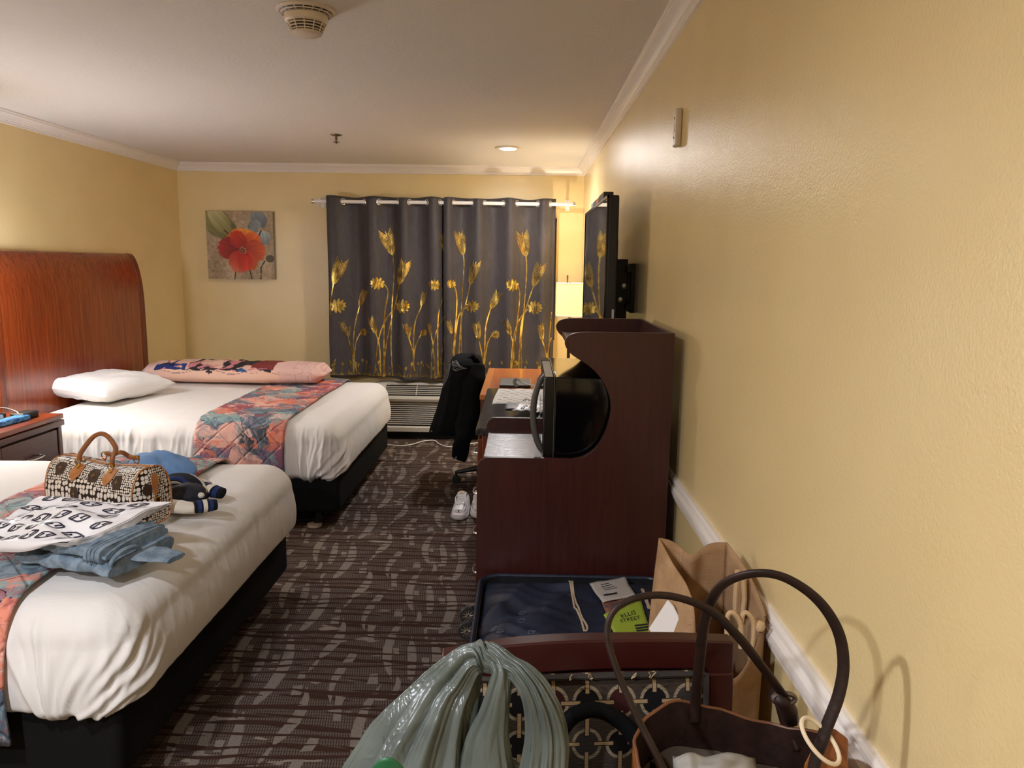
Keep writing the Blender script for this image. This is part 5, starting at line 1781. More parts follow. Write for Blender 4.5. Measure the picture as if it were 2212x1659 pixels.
# varsity jacket
M_SKY = plain('sky blue jersey', (104, 146, 200), .8, bump=(90, .2, .004))
M_NAVY = plain('navy jersey', (24, 26, 38), .85, bump=(90, .2, .004))
M_BONE = plain('cream jersey sleeve', (214, 206, 192), .8, bump=(90, .2, .004))
def ribbed(name, axis_stripes):
    t = MT(name)
    x, y, z = t.xyz(t.coord('UV'))
    c = t.ramp(y, axis_stripes, True)
    rb = ((x * 46).fract() - .5).abs()
    t.set(c, .85, 0, .2)
    t.bump(rb, .5, .003)
    return t.m
STR = [(0, lin(20, 22, 30)), (.22, lin(38, 54, 104)), (.38, lin(20, 22, 30)), (.44, lin(222, 214, 198)), (.60, lin(20, 22, 30)), (.66, lin(38, 54, 104)), (.80, lin(20, 22, 30))]
M_RIB = ribbed('striped rib knit', STR)
vj = thing('varsity_jacket', 'crumpled jacket, sky blue body, cream sleeves and striped navy cuffs, on the near bed', 'jacket', atz(390, 1060, TOP))
def blob(px, py, h, sx, sy, sz, ang, seed, name, m, amp=.02):
    c = atz(px, py, TOP + h)
    ca, sa = math.cos(R(ang)), math.sin(R(ang))
    def g(u, v):
        a, e = 2 * PI * u, PI * (v - .5)
        d = Vector((math.cos(a) * math.cos(e), math.sin(a) * math.cos(e), math.sin(e)))
        k = 1 + .18 * nz(d.x * 1.7 + seed, d.y * 1.7, d.z * 1.7) + .10 * abs(nz(d.x * 4 + seed, d.y * 3, d.z * 3))
        x, y, z = d.x * sx * k, d.y * sy * k, d.z * sz * k
        p = c + Vector((x * ca - y * sa, x * sa + y * ca, z))
        p.z = max(TOP + .001, p.z)
        return p
    return mesh(name, B().grid(g, 48, 26, cu=True, capv=True), m, vj, smooth=180)
blob(345, 1018, .050, .17, .10, .078, -28, 1.0, 'back_panel', M_SKY)
blob(398, 1072, .030, .09, .075, .048, -30, 3.0, 'front_panel', M_NAVY)
blob(360, 1068, .020, .10, .06, .036, -20, 7.0, 'lining', M_NAVY)
def band(pts, r, m, name, flat=.55, seed=0, uvs=True, nn=20):
    pts = spline(pts, 8)
    b = B().tube(pts, r if not isinstance(r, list) else [interp(i / (len(pts) - 1), np.linspace(0, 1, len(r)), r) for i in range(len(pts))], nn, flat=flat)
    k = len(pts)
    b.v = [p + Vector((0, 0, .004 * nz(p.x * 25, p.y * 25, seed))) for p in b.v]
    for p in b.v: p.z = max(TOP + .0008, p.z)
    for i in range(k):
        for q in range(nn): b.uv.append((q / nn, i / (k - 1)))
    return mesh(name, b, m, vj, smooth=180)
# hem band: stripes run along the length, so its UV is turned
hemb = [atz(348, 1048, TOP + .030), atz(372, 1036, TOP + .066), atz(402, 1036, TOP + .070), atz(426, 1052, TOP + .050), atz(436, 1072, TOP + .026)]
pts = spline(hemb, 8)
b = B()
nn = 24
b.tube(pts, [interp(i / (len(pts) - 1), [0, .3, .7, 1], [.026, .044, .044, .030]) for i in range(len(pts))], nn, flat=.55)
for i in range(len(pts)):
    for q in range(nn): b.uv.append((i / len(pts) * 3, (q / nn) * 1.6 % 1.0))
mesh('hem_band', b, M_RIB, vj, smooth=180)
s1 = [atz(352, 1088, TOP + .022), atz(388, 1096, TOP + .026), atz(424, 1097, TOP + .024)]
band(s1, [.032, .034, .030], M_BONE, 'sleeve', .7, 1)
band([atz(418, 1096, TOP + .026), atz(440, 1093, TOP + .026), atz(467, 1091, TOP + .022)], [.030, .033, .027], M_RIB, 'cuff', .75, 2)
s2 = [atz(404, 1044, TOP + .024), atz(428, 1045, TOP + .030), atz(446, 1050, TOP + .028)]
band(s2, [.030, .032, .028], M_BONE, 'sleeve', .7, 3)
band([atz(440, 1052, TOP + .030), atz(458, 1060, TOP + .030), atz(482, 1066, TOP + .022)], [.028, .034, .027], M_RIB, 'cuff', .75, 4)
mesh('pocket_knot', B().lathe([(.0, -.012), (.012, -.006), (.014, 0), (.010, .008), (.0, .012)], atz(434, 1070, TOP + .045), 12), M_BONE, vj)

# ---------------------------------------------------------------- luggage bench and suitcase
M_MAHB = plain('dark red lacquered wood', (54, 13, 12), .34, 0, .45, var=(3, (44, 10, 10)))
lbn = thing('luggage_bench', 'low dark wooden luggage bench under the open suitcase', 'bench', (.19, 1.95, 0))
bx0, bx1, by0, by1 = -.10, .525, 1.44, 2.46
for x in (bx0, bx1 - .04):
    for y in (by0, by1 - .04):
        mesh('leg', B().box(x, x + .04, y, y + .04, 0, .44), M_MAHB, lbn, bevel=.003)
for k in range(7):
    y = lerp(by0, by1 - .08, k / 6)
    mesh('slat', B().box(bx0, bx1, y, y + .08, .44, .462), M_MAHB, lbn, bevel=.003)
for x in (bx0 + .005, bx1 - .035):
    mesh('rail', B().box(x, x + .03, by0 + .04, by1 - .04, .385, .44), M_MAHB, lbn)

t = MT('navy satin suitcase lining')
n = t.noise(t.coord(), 9, 3, .5, .5)
t.set(t.mix(n.ss(.3, .7), lin(27, 33, 48), lin(36, 44, 62)), .34, 0, .5)
t.bump(n, .25, .02)
M_LIN = t.m
M_SHELL = plain('dark suitcase shell', (26, 28, 32), .4)
M_MESHF = plain('black pocket netting', (22, 24, 30), .7)
M_ZIP = plain('beige zip tape', (178, 160, 138), .6)
su = thing('suitcase', 'open suitcase with navy lining and netted pocket in front of the cabinet', 'suitcase', (.17, 2.2, .462))
qx0, qx1, qy0, qy1, qz0, qz1 = -.128, .50, 1.93, 2.482, .462, .565


def rrect(x0, x1, y0, y1, r, n=8):
    out = []
    for cx, cy, a0 in ((x1 - r, y1 - r, 0), (x0 + r, y1 - r, 90), (x0 + r, y0 + r, 180), (x1 - r, y0 + r, 270)):
        for k in range(n + 1):
            a = R(a0 + 90 * k / n)
            out.append((cx + r * math.cos(a), cy + r * math.sin(a)))
    return out


o_, i_ = rrect(qx0, qx1, qy0, qy1, .07), rrect(qx0 + .010, qx1 - .010, qy0 + .010, qy1 - .010, .062)
n = len(o_)
b = B()
b.v = [Vector((x, y, qz0 + .002)) for x, y in o_] + [Vector((x, y, qz1)) for x, y in o_] + [Vector((x, y, qz1)) for x, y in i_] + [Vector((x, y, qz0 + .02)) for x, y in i_]
for j in range(3):
    for k in range(n): b.f.append((j * n + k, j * n + (k + 1) % n, (j + 1) * n + (k + 1) % n, (j + 1) * n + k))
b.f.append(tuple(range(n))[::-1])
b.f.append(tuple(3 * n + k for k in range(n)))
mesh('shell', b, M_SHELL, su, smooth=40)
mesh('rim', B().tube([(x, y, qz1 + .002) for x, y in o_], .007, 8, closed=True), M_LIN, su)
def lining(u, v):
    x, y = lerp(qx0 + .012, qx1 - .012, u), lerp(qy0 + .012, qy1 - .012, v)
    e = min(1, min(u, 1 - u, v, 1 - v) * 9)
    h = .010 * nz(x * 7, y * 7, 1) + .022 * (1 - abs(nz(x * 6 - y * 6, y * 3, 7)) * 2.2) + .010 * (1 - abs(nz(x * 9 + y * 11, y * 4, 3)) * 2.5) - .012
    if x > .19: h *= .35
    return (x, y, qz1 - .022 + .026 * e + h * e)
mesh('lining', B().grid(lining, 70, 60), M_LIN, su, smooth=180)
def lz(x, y): return lining((x - qx0 - .012) / (qx1 - qx0 - .024), (y - qy0 - .012) / (qy1 - qy0 - .024))[2]
def onl(x, y, d=.002): return Vector((x, y, lz(x, y) + d))
for pts in ([(1226, 1247), (1234, 1280), (1241, 1320)], [(1233, 1248), (1240, 1290), (1252, 1325), (1268, 1355), (1266, 1366)], [(1243, 1322), (1254, 1338), (1262, 1366)]):
    w = [atz(px, py, .57) for px, py in pts]
    q = spline([(p.x, p.y) for p in w], 6)
    mesh('zip_tape', B().tube([onl(x, y, .003) for x, y in q], .0034, 6, flat=.5), M_ZIP, su)
w = [atz(px, py, .57) for px, py in ((1378, 1248), (1388, 1275), (1402, 1320))]
mesh('strap', B().tube([onl(p.x, p.y, .004) for p in w], .006, 6, flat=.3), M_ZIP, su)
lo_b = B()
for px, py in ((1128, 1316), (1066, 1352), (1080, 1367), (1126, 1350), (1150, 1373)):
    c = atz(px, py, .57)
    lo_b = B().tube([onl(c.x + .011 * math.cos(q), c.y + .011 * math.sin(q), .002) for q in [2 * PI * k / 18 for k in range(18)]], .0009, 5, closed=True)
    e_ = mesh('embossed_ring', lo_b, plain('embossed grey', (84, 90, 108), .5) if px == 1128 else bpy.data.materials['embossed grey'], su)
    mesh('embossed_bar', B().tube([onl(c.x - .008, c.y + .001, .002), onl(c.x + .009, c.y + .002, .002)], .0009, 5), bpy.data.materials['embossed grey'], su)
M_TYRE = plain('black wheel rubber', (20, 20, 20), .6)
for (wx_, wy_, wz_) in ((-.155, 2.205, .503), (-.158, 2.31, .503)):
    Mw = Matrix.Rotation(PI / 2, 3, 'X') @ Matrix.Identity(3)
    whl = mesh('wheel', B().lathe([(.020, -.010), (.0265, -.010), (.029, -.006), (.029, .006), (.0265, .010), (.020, .010)], (wx_, wy_, wz_), 28, Mw), M_TYRE, su)
    mesh('hub', B().lathe([(.0, -.007), (.022, -.007), (.022, -.004), (.0, -.004)], (wx_, wy_, wz_), 24, Matrix.Rotation(-PI / 2, 3, 'X') @ Matrix.Scale(-1, 3, (0, 0, 1))), M_BLACK, whl)
    bb_ = B()
    for k in range(10):
        a = 2 * PI * k / 10
        bb_.tube([(wx_ + .004 * math.cos(a), wy_ - .009, wz_ + .004 * math.sin(a)), (wx_ + .021 * math.cos(a + .25), wy_ - .008, wz_ + .021 * math.sin(a + .25))], .0026, 5)
    tag(mesh('spokes', bb_, M_NICKEL, whl), kind='stuff')
    mesh('axle_fork', B().obox((wx_ + .012, wy_ + .014, wz_ + .012), (.04, .008, .02)), M_BLACK, su, bevel=.003)
# papers under the net: a folded map and brochures
t = MT('lime green map cover seen through netting')
x, y, z = t.xyz(t.coord())
net = (((x + y) / .0056).fract() - .5).abs().max((((x - y) / .0056).fract() - .5).abs()).gt(.36)
t.set(t.mix(net * .75, lin(172, 196, 60), lin(40, 48, 30)), .6)
M_LIME = t.m
t = MT('grey brochure seen through netting')
x, y, z = t.xyz(t.coord())
net = (((x + y) / .0056).fract() - .5).abs().max((((x - y) / .0056).fract() - .5).abs()).gt(.36)
t.set(t.mix(net * .6, lin(196, 190, 184), lin(66, 64, 66)), .6)
M_BRO = t.m


def sheet_px(name, label, cat, quad, z, mat, group=None, h=.004):
    P = [atz(a, c, z) for a, c in quad]
    fn = lambda u, v: (P[0].lerp(P[1], u)).lerp(P[3].lerp(P[2], u), v) + Vector((0, 0, h * nz(u * 3, v * 3, z * 50)))
    o = solo(name, label, cat, B().grid(fn, 12, 12), mat, group, solid=.004, off=-1, smooth=180)
    return o, fn


g1, fn1 = sheet_px('brochure', 'grey brochure in the netted suitcase pocket, topmost', 'brochure', ((1302, 1300), (1372, 1285), (1350, 1246), (1273, 1259)), .590, M_BRO)
lb = B().stroke([(.14 + .05 * k, .26 + .012 * (k % 2)) for k in range(9)], .085, lambda a, c: fn1(a, c) + Vector((0, 0, .001))); mesh('print', lb, M_INK, g1, smooth=0, recalc=False)
lb = B()
for k in range(4): lb.flat([(.25, .50 + .1 * k), (.62 - .04 * k, .50 + .1 * k), (.62 - .04 * k, .525 + .1 * k), (.25, .525 + .1 * k)], lambda a, c: fn1(a, c) + Vector((0, 0, .001)))
tag(mesh('text_lines', lb, M_INK, g1, smooth=0, recalc=False), kind='stuff')
g2, fn2 = sheet_px('postcard', 'dark photo card with an orange bridge between the brochure and the map', 'postcard', ((1310, 1325), (1376, 1300), (1370, 1282), (1300, 1300)), .583, plain('dark slate card', (58, 66, 70), .5, var=(60, (150, 90, 74))))
g3, fn3 = sheet_px('folded_map', 'lime green folded map in the netted suitcase pocket', 'map', ((1330, 1372), (1408, 1372), (1384, 1296), (1304, 1326)), .584, M_LIME)
lb = B(); letter(lb, 'ELLIS', lambda a, c: fn3(a, c) + Vector((0, 0, .0012)), .56, .62, .19); mesh('title', lb, M_INK, g3, smooth=0, recalc=False)
lb = B(); letter(lb, 'STREET', lambda a, c: fn3(a, c) + Vector((0, 0, .0012)), .56, .45, .17); mesh('title', lb, M_INK, g3, smooth=0, recalc=False)
lb = B()
for k in range(3): lb.flat([(.62, .12 + .075 * k), (.98, .12 + .075 * k), (.98, .165 + .075 * k), (.62, .165 + .075 * k)], lambda a, c: fn3(a, c) + Vector((0, 0, .0012)))
tag(mesh('text_lines', lb, M_INK, g3, smooth=0, recalc=False), kind='stuff')

# ---------------------------------------------------------------- burlap tote
t = MT('woven jute')
co = t.coord()
x, y, z = t.xyz(co)
a_ = ((x * 1.0 + y * .9) / .0034 + t.noise(co, 70, 2) * .5)
w1 = ((z / .0036 + t.noise(co, 60, 2) * .8).fract() - .5).abs()
w2 = (a_.fract() - .5).abs()
hh = w1.max(w2)
n = t.noise(co, 14, 3)
c = t.mix(n.ss(.3, .7), lin(160, 126, 92), lin(184, 149, 112))
t.set(t.mix(hh.ss(.40, .5) * .6, c, lin(110, 78, 48)), .9, 0, .1)
t.bump(hh * -1.0, .7, .002)
M_JUTE = t.m
M_ROPE = plain('pale cotton tote handle', (196, 164, 122), .85, bump=(200, .4, .003))
M_WPATCH = plain('white leather patch', (226, 220, 214), .5)
jt = thing('jute_tote', 'open jute tote with a white patch standing by the right wall behind the armchair', 'tote bag', (.43, 1.6, .464))
A_ = aty(1424, 1162, 1.735); Bc = aty(1570, 1172, 1.735); Cc = aty(1658, 1328, 1.50); Dc = aty(1500, 1290, 1.46)
Bc.x = min(Bc.x, XR - .035); Cc.x = min(Cc.x, XR - .030)
bl = [Vector((.33, 1.735, .466)), Vector((.50, 1.735, .466)), Vector((.505, 1.47, .466)), Vector((.31, 1.47, .466))]
# far wall with its centre crease
def far(u, v):
    top = A_.lerp(Bc, u); bot = bl[0].lerp(bl[1], u)
    p = bot.lerp(top, v)
    cr = math.exp(-((u - .47) / .12) ** 2)
    p.y += -.020 * cr * v
    p.z -= (.030 * math.exp(-((u - .47) / .22) ** 2)) * v ** 3
    return p
mesh('far_panel', B().grid(far, 24, 24), M_JUTE, jt, solid=.003, smooth=180)
def rightp(u, v):
    top = Bc.lerp(Cc, u); bot = bl[1].lerp(bl[2], u)
    p = bot.lerp(top, v)
    p.x += .012 * math.sin(PI * u) * v
    p.x = min(p.x, XR - .028)
    return p
mesh('right_panel', B().grid(rightp, 20, 20), M_JUTE, jt, solid=.003, smooth=180)
LN = [aty(1424, 1162, 1.735), aty(1452, 1215, 1.66), aty(1482, 1262, 1.56), aty(1498, 1310, 1.50), aty(1503, 1372, 1.49)]
def leftp(u, v):
    q = spline([tuple(p) for p in LN], 8)
    top = Vector(q[int(round(u * (len(q) - 1)))])
    far_b = Vector((.325, 1.735, .466)); near_b = Vector((.33, 1.47, .466))
    bot = far_b.lerp(near_b, u)
    bot.x = lerp(.322, .330, u)
    p = bot.lerp(top, v)
    # the panel bellies out to the left
    p.x -= .030 * math.sin(PI * v) * math.sin(PI * min(1, u * .8 + .1))
    return p
mesh('left_panel', B().grid(leftp, 32, 24), M_JUTE, jt, solid=.003, smooth=180)
def nearp(u, v):
    top = Vector((LN[-1].x, 1.46, LN[-1].z)).lerp(Cc, u)
    top.z -= .10 * math.sin(PI * u) ** .8
    bot = bl[3].lerp(bl[2], u)
    p = bot.lerp(top, v)
    p.y -= .025 * math.sin(PI * u) * v
    return p
mesh('near_panel', B().grid(nearp, 20, 20), M_JUTE, jt, solid=.003, smooth=180)
# white patch on the left panel, found by its outline in the panel's own plane
def patch_pt(px, py, k):
    u0 = Vector((.318, 1.60, .70))
    nrm = Vector((-.80, -.55, .12)).normalized()
    d = FWD + RGT * ((px - 1106) / F_PX) - UP * ((py - 829.5) / F_PX)
    o = Vector((0, 0, CAM_H))
    s = (u0 + nrm * .030 - o).dot(nrm) / d.dot(nrm)
    return o + d * s + nrm * .003 * k
pq = [(1444, 1296), (1456, 1310), (1466, 1330), (1472, 1350), (1474, 1358), (1466, 1372), (1412, 1372), (1404, 1357)]
mesh('patch', B().prism(pq, patch_pt, 0, 1), M_WPATCH, jt, smooth=0)
# handles: one pair on the near side, one on the right
for k, pts in enumerate(([(1570, 1372), (1572, 1330), (1585, 1325), (1600, 1350), (1600, 1400)], [(1598, 1372), (1604, 1330), (1615, 1325), (1628, 1350), (1622, 1420)])):
    mesh('handle', B().tube(spline([tuple(aty(px, py, 1.47 + .01 * k)) for px, py in pts], 8), .005, 8), M_ROPE, jt)
for pts in ([(1601, 1232), (1597, 1290), (1596, 1330)], [(1613, 1250), (1616, 1290), (1612, 1330)]):
    mesh('handle', B().tube(spline([tuple(aty(px, py, 1.60) + Vector((-.008, 0, 0))) for px, py in pts], 8), .006, 8), M_ROPE, jt)
mesh('handle_knot', B().lathe([(.0, -.012), (.010, -.008), (.013, 0), (.010, .008), (.0, .012)], aty(1640, 1352, 1.485), 12), M_ROPE, jt)

# ---------------------------------------------------------------- armchair with woven ring fabric
t = MT('brown upholstery with linked ring print')
co = t.coord('UV')
x, y, z = t.xyz(co)
sx_, sy_ = .0585, .0730
gx, gy = x / sx_, y / sy_
lx, ly = (gx.fract() - .5) * sx_, (gy.fract() - .5) * sy_
d = (lx * lx + ly * ly * .86).sqrt()
ringm = d.gt(.0208) * d.lt(.0262)
cell = t.vec(gx.floor(), gy.floor())
wn = t.nt.nodes.new('ShaderNodeTexWhiteNoise')
wn.noise_dimensions = '2D'
t.nt.links.new(cell, wn.inputs['Vector'])
inner = t.ramp(X(t.nt, wn.outputs['Value']), [(0, lin(12, 11, 12)), (.40, lin(52, 18, 18)), (.70, lin(48, 44, 42))], True)
hx_ = ((gx + .5).fract() - .5) * sx_
barh = hx_.abs().lt(.0165) * ly.abs().lt(.0030)
vy_ = ((gy + .5).fract() - .5) * sy_
barv = vy_.abs().lt(.0215) * lx.abs().lt(.0032)
gr = t.noise(t.mapping(co, (30, 200, 1)), 3, 3)
base = t.mix(gr.ss(.3, .7), lin(46, 38, 32), lin(62, 52, 43))
c = t.mix(d.lt(.0208), base, inner)
c = t.mix(ringm, c, t.mix(gr.ss(.35, .65), lin(104, 94, 78), lin(148, 135, 112)))
edge = (hx_.abs().lt(.0180) * ly.abs().lt(.0044)).max(vy_.abs().lt(.0230) * lx.abs().lt(.0046))
c = t.mix(edge, c, lin(30, 24, 20))
c = t.mix(barh.max(barv), c, lin(150, 126, 92))
t.set(c, .85, 0, .2)
t.bump(gr, .4, .003)
M_RING = t.m
M_CORD = plain('dark piping', (40, 34, 30), .8)
M_STRING = plain('frayed tan string', (170, 150, 116), .9)
acx_, acy_, acA = .124, 1.235, R(5.0)
CXv, CYv = Vector((math.cos(acA), math.sin(acA), 0)), Vector((-math.sin(acA), math.cos(acA), 0))
def acp(a, d, z): return Vector((acx_, acy_, 0)) + CXv * a + CYv * d + Vector((0, 0, z))
ar = thing('armchair', 'dark red wooden chair with a ring patterned back, bags on its seat', 'chair', acp(0, -.2, 0))
ZR = .985
Wc = .253
rail_o = [(-Wc, ZR - .020), (-Wc * .6, ZR - .004), (-Wc * .2, ZR + .002), (Wc * .2, ZR + .002), (Wc * .6, ZR + .0), (Wc, ZR - .006)]
ro = spline(rail_o, 6)
poly = ro + [(Wc, ZR - .062), (Wc - .045, ZR - .064)] + [(a, z - .050) for a, z in reversed(spline([(-Wc + .05, ZR - .012), (0, ZR + .0), (Wc - .05, ZR - .004)], 6))] + [(-Wc + .045, ZR - .072), (-Wc, ZR - .075)]
mesh('top_rail', B().prism(poly, lambda a, z, k: acp(a, -.016 + .032 * k + (ZR - z) * -.06, z), 0, 1), M_MAHB, ar, bevel=.003, seg=2, smooth=30)
for s in (-1, 1):
    pts = [(-.008, ZR - .06), (-.03, .62), (-.02, .45), (.02, .0)]
    b = B()
    b.prism([(d_, z) for d_, z in pts] + [(d_ + .036, z) for d_, z in reversed(pts)], lambda d_, z, k: acp(s * (Wc - .0225) + (k - .5) * .045, d_ - .016, z), 0, 1)
    mesh('rear_leg', b, M_MAHB, ar, bevel=.003, smooth=0)
    mesh('front_leg', B().prism([(-.022, 0), (.022, 0), (.022, .44), (-.022, .44)], lambda a, z, k: acp(s * (Wc - .03) + a, -.46 + .044 * k, z), 0, 1), M_MAHB, ar, bevel=.003)
    mesh('seat_rail', B().prism([(-.012, .36), (.012, .36), (.012, .43), (-.012, .43)], lambda a, z, k: acp(s * (Wc - .03) + a, -.43 + .41 * k, z), 0, 1), M_MAHB, ar)
def backp(u, v):
    a = lerp(-Wc + .048, Wc - .048, u)
    z = lerp(.50, ZR - .056, v)
    e = min(1, min(u, 1 - u, v, 1 - v) * 8)
    return acp(a, -.012 - (ZR - z) * .06 - .016 * (e ** .5), z)
mesh('back_cushion', B().grid(backp, 40, 40, uvfn=lambda u, v: (.0045 + lerp(0, 2 * Wc - .096, u), lerp(0, ZR - .556, v) + .0185)), M_RING, ar, smooth=180)
mesh('back_board', B().prism([(-Wc + .045, .49), (Wc - .045, .49), (Wc - .045, ZR - .055), (-Wc + .045, ZR - .055)], lambda a, z, k: acp(a, -.004 - (ZR - z) * .06 + .012 * k, z), 0, 1), M_MAHB, ar)
pts = [acp(lerp(-Wc + .05, Wc - .05, k / 24), -.026, ZR - .058 + .002 * nz(k * .8, 1)) for k in range(25)]
mesh('piping', B().tube([acp(-Wc + .048, -.05, .72)] + pts + [acp(Wc - .048, -.05, .72)], .0055, 8), M_CORD, ar)
rr = random.Random(5)
for px in (1142, 1229, 1275, 1362, 1405):
    p = aty(px, 1436, 1.215)
    p = acp((p - Vector((acx_, acy_, 0))).dot(CXv), -.036, ZR - .058)
    for q in range(3):
        e_ = p + CXv * rr.uniform(-.008, .008) + Vector((0, -.004, rr.uniform(.004, .014)))
        mesh('frayed_string', B().tube([p, p.lerp(e_, .5) + CXv * rr.uniform(-.003, .003), e_], .0010, 5), M_STRING, ar)
mesh('seat_cushion', B().prism(rrect(-Wc + .012, Wc - .012, -.475, -.045, .03), lambda a, d_, k: acp(a, d_, .43 + .05 * k), 0, 1), M_RING, ar, bevel=.012, seg=3)
SEAT = .481

# ---------------------------------------------------------------- grey plastic carrier bag
t = MT('grey green thin plastic')
n = t.noise(t.coord(), 14, 3)
t.set(t.mix(n.ss(.3, .7), lin(84, 91, 86), lin(100, 107, 101)), .26, 0, .5)
wrk = t.noise(t.mapping(t.coord(), (1, 1, .22)), 15, 4, .6, .5)
t.bump((wrk - .5).abs() * -2.0, .5, .012)
tl = t.nt.nodes.new('ShaderNodeBsdfTranslucent')
tl.inputs[0].default_value = lin(130, 138, 130)
mx = t.nt.nodes.new('ShaderNodeMixShader')
mx.inputs[0].default_value = .22
t.nt.links.new(t.p.outputs[0], mx.inputs[1])
t.nt.links.new(tl.outputs[0], mx.inputs[2])
t.nt.links.new(mx.outputs[0], t.nt.nodes['Material Output'].inputs[0])
M_GBAG = t.m
gb = thing('plastic_bag', 'crinkled grey plastic carrier bag with twisted handles on the left of the chair', 'plastic bag', (-.07, .97, SEAT))
def pleat(b, spine, seed, n=72, m=64, amp=.16, freq=9, cap=True):
    """a gathered tube: spine rows are (x, y, z, rx, ry, tilt)"""
    S = spline(spine, 10)
    L = len(S)
    def g(u, v):
        i = v * (L - 1)
        k = min(L - 2, int(i)); f = i - k
        q = [lerp(S[k][c], S[k + 1][c], f) for c in range(5)]
        nx = [S[min(L - 1, k + 1)][c] - S[max(0, k - 1)][c] for c in range(3)]
        T = Vector(nx).normalized()
        e1 = Vector((1, 0, 0)); e1 = (e1 - T * e1.dot(T))
        if e1.length < .2: e1 = Vector((0, 0, 1)) - T * T.z
        e1.normalize(); e2 = T.cross(e1)
        a = 2 * PI * u
        ph = u * freq + .55 * nz(u * 4, v * 1.2, seed) + .18 * v
        w = abs((ph % 1) - .5) * 2
        w2 = abs(((ph * 2.3 + .4 * nz(u * 9, v * 2, seed + 3)) % 1) - .5) * 2
        r = 1 - amp * (1 - w ** .55) - amp * .35 * (1 - w2 ** .6) + amp * .5 * nz(u * 8, v * 2.2, seed)
        return Vector(q[:3]) + e1 * math.cos(a) * q[3] * r + e2 * math.sin(a) * q[4] * r
    return b.grid(g, n, m, cu=True, capv=cap)
yb_ = 1.0
def gp(px, py, y, rx, ry): return tuple(aty(px, py, y)) + (rx, ry)
sp1 = [(-.080, .97, SEAT + .006, .08, .07), (-.080, .97, SEAT + .03, .12, .10), (-.080, .97, .66, .138, .11), (-.082, .97, .80, .140, .112), (-.080, .97, .870, .134, .10), (-.078, .97, .905, .105, .08), (-.072, .97, .92, .06, .05)]
mesh('body', pleat(B(), sp1, 1.0, 220, 60, .13, 15), M_GBAG, gb, smooth=180)
# left gathered shoulder running up to the twist and over to the right handle
sp2 = [gp(905, 1700, .97, .120, .08), gp(922, 1620, .98, .092, .06), gp(952, 1540, .99, .062, .045), gp(982, 1478, 1.0, .044, .034), gp(1008, 1436, 1.0, .031, .027), gp(1036, 1418, 1.0, .024, .022), gp(1064, 1422, .995, .022, .022), gp(1094, 1440, .985, .018, .020), gp(1128, 1462, .975, .019, .020), gp(1156, 1500, .965, .024, .020), gp(1174, 1550, .96, .030, .018), gp(1180, 1610, .955, .034, .022), gp(1170, 1690, .95, .038, .04)]
mesh('gathered_handle', pleat(B(), sp2, 2.0, 180, 130, .34, 8), M_GBAG, gb, smooth=180)
sp4 = [gp(1070, 1428, .985, .012, .012), gp(1084, 1452, .975, .015, .014), gp(1078, 1490, .968, .018, .014), gp(1066, 1545, .962, .022, .014), gp(1052, 1610, .956, .034, .02), gp(1050, 1700, .950, .05, .04)]
mesh('handle', pleat(B(), sp4, 4.0, 100, 50, .36, 4), M_GBAG, gb, smooth=180)
gm = aty(838, 1650, .855)
lbs = B().grid(lambda u, v: gm + RGT * (lerp(-.022, .022, u)) + UP * (lerp(-.03, .012, v) - .02 * (2 * u - 1) ** 2 * v) + Vector((0, -.006 * math.sin(PI * u), 0)), 10, 8)
mesh('green_print', lbs, plain('dark green bag print', (20, 84, 46), .5), gb, solid=.001, smooth=180)

# ---------------------------------------------------------------- brown leather tote
t = MT('brown tote leather')
n = t.noise(t.coord(), 20, 4)
t.set(t.mix(n.ss(.3, .7), lin(128, 74, 32), lin(152, 92, 42)), .5, 0, .4)
t.bump(t.noise(t.coord(), 160, 3), .25, .003)
M_TOTE = t.m
M_DKL = plain('dark brown leather strap', (44, 27, 22), .5, 0, .3, var=(40, (32, 20, 17)), bump=(120, .2, .003))
M_TLIN = plain('taupe tote lining', (104, 92, 80), .6, var=(8, (86, 74, 64)))
lt = thing('leather_tote', 'tan leather tote with long dark brown handles on the right of the chair', 'tote bag', (.32, 1.0, SEAT))
tcx, tcy = .322, 1.005
def tote_rim(a):
    c, s = math.cos(a), math.sin(a)
    x = tcx + .150 * math.copysign(abs(c) ** .8, c)
    y = tcy + .105 * math.copysign(abs(s) ** .9, s)
    # the far rim rises under the handle and dips to the right, the near rim hangs low
    z = .930 + .022 * math.exp(-((c + .45) / .35) ** 2) * (s > 0) - .030 * max(0, c) * (s > 0) * (1 - abs(c)) * 2 - .045 * max(0, -s) + .012 * max(0, c) ** 4
    return x, y, z
def tote_out(u, v, g=0, zb=SEAT):
    a = 2 * PI * u
    x, y, z = tote_rim(a)
    c, s = math.cos(a), math.sin(a)
    bx, by = tcx - .012 + .115 * math.copysign(abs(c) ** .6, c), tcy + .075 * math.copysign(abs(s) ** .6, s)
    w = v ** .8
    f = .006 * nz(c * 3, s * 3, v * 3)
    px_, py_, pz_ = lerp(bx, x, w), lerp(by, y, w), lerp(zb, z, v)
    n_ = Vector((c, s, 0))
    return Vector((px_, py_, pz_)) - n_ * g + n_ * f
mesh('outer', B().grid(lambda u, v: tote_out(u, v), 72, 24, cu=True), M_TOTE, lt, smooth=180)
mesh('base', B().prism([(tote_out(k / 40, 0).x, tote_out(k / 40, 0).y) for k in range(40)], lambda a, c, k: (a, c, SEAT + .001 + .006 * k), 0, 1), M_TOTE, lt, smooth=0)
mesh('facing', B().grid(lambda u, v: tote_out(u, lerp(.84, 1, v), .005) + Vector((0, 0, .0)), 72, 6, cu=True), M_DKL, lt, smooth=180)
mesh('lining', B().grid(lambda u, v: tote_out(u, lerp(.10, .85, v), .007), 72, 16, cu=True), M_TLIN, lt, smooth=180)
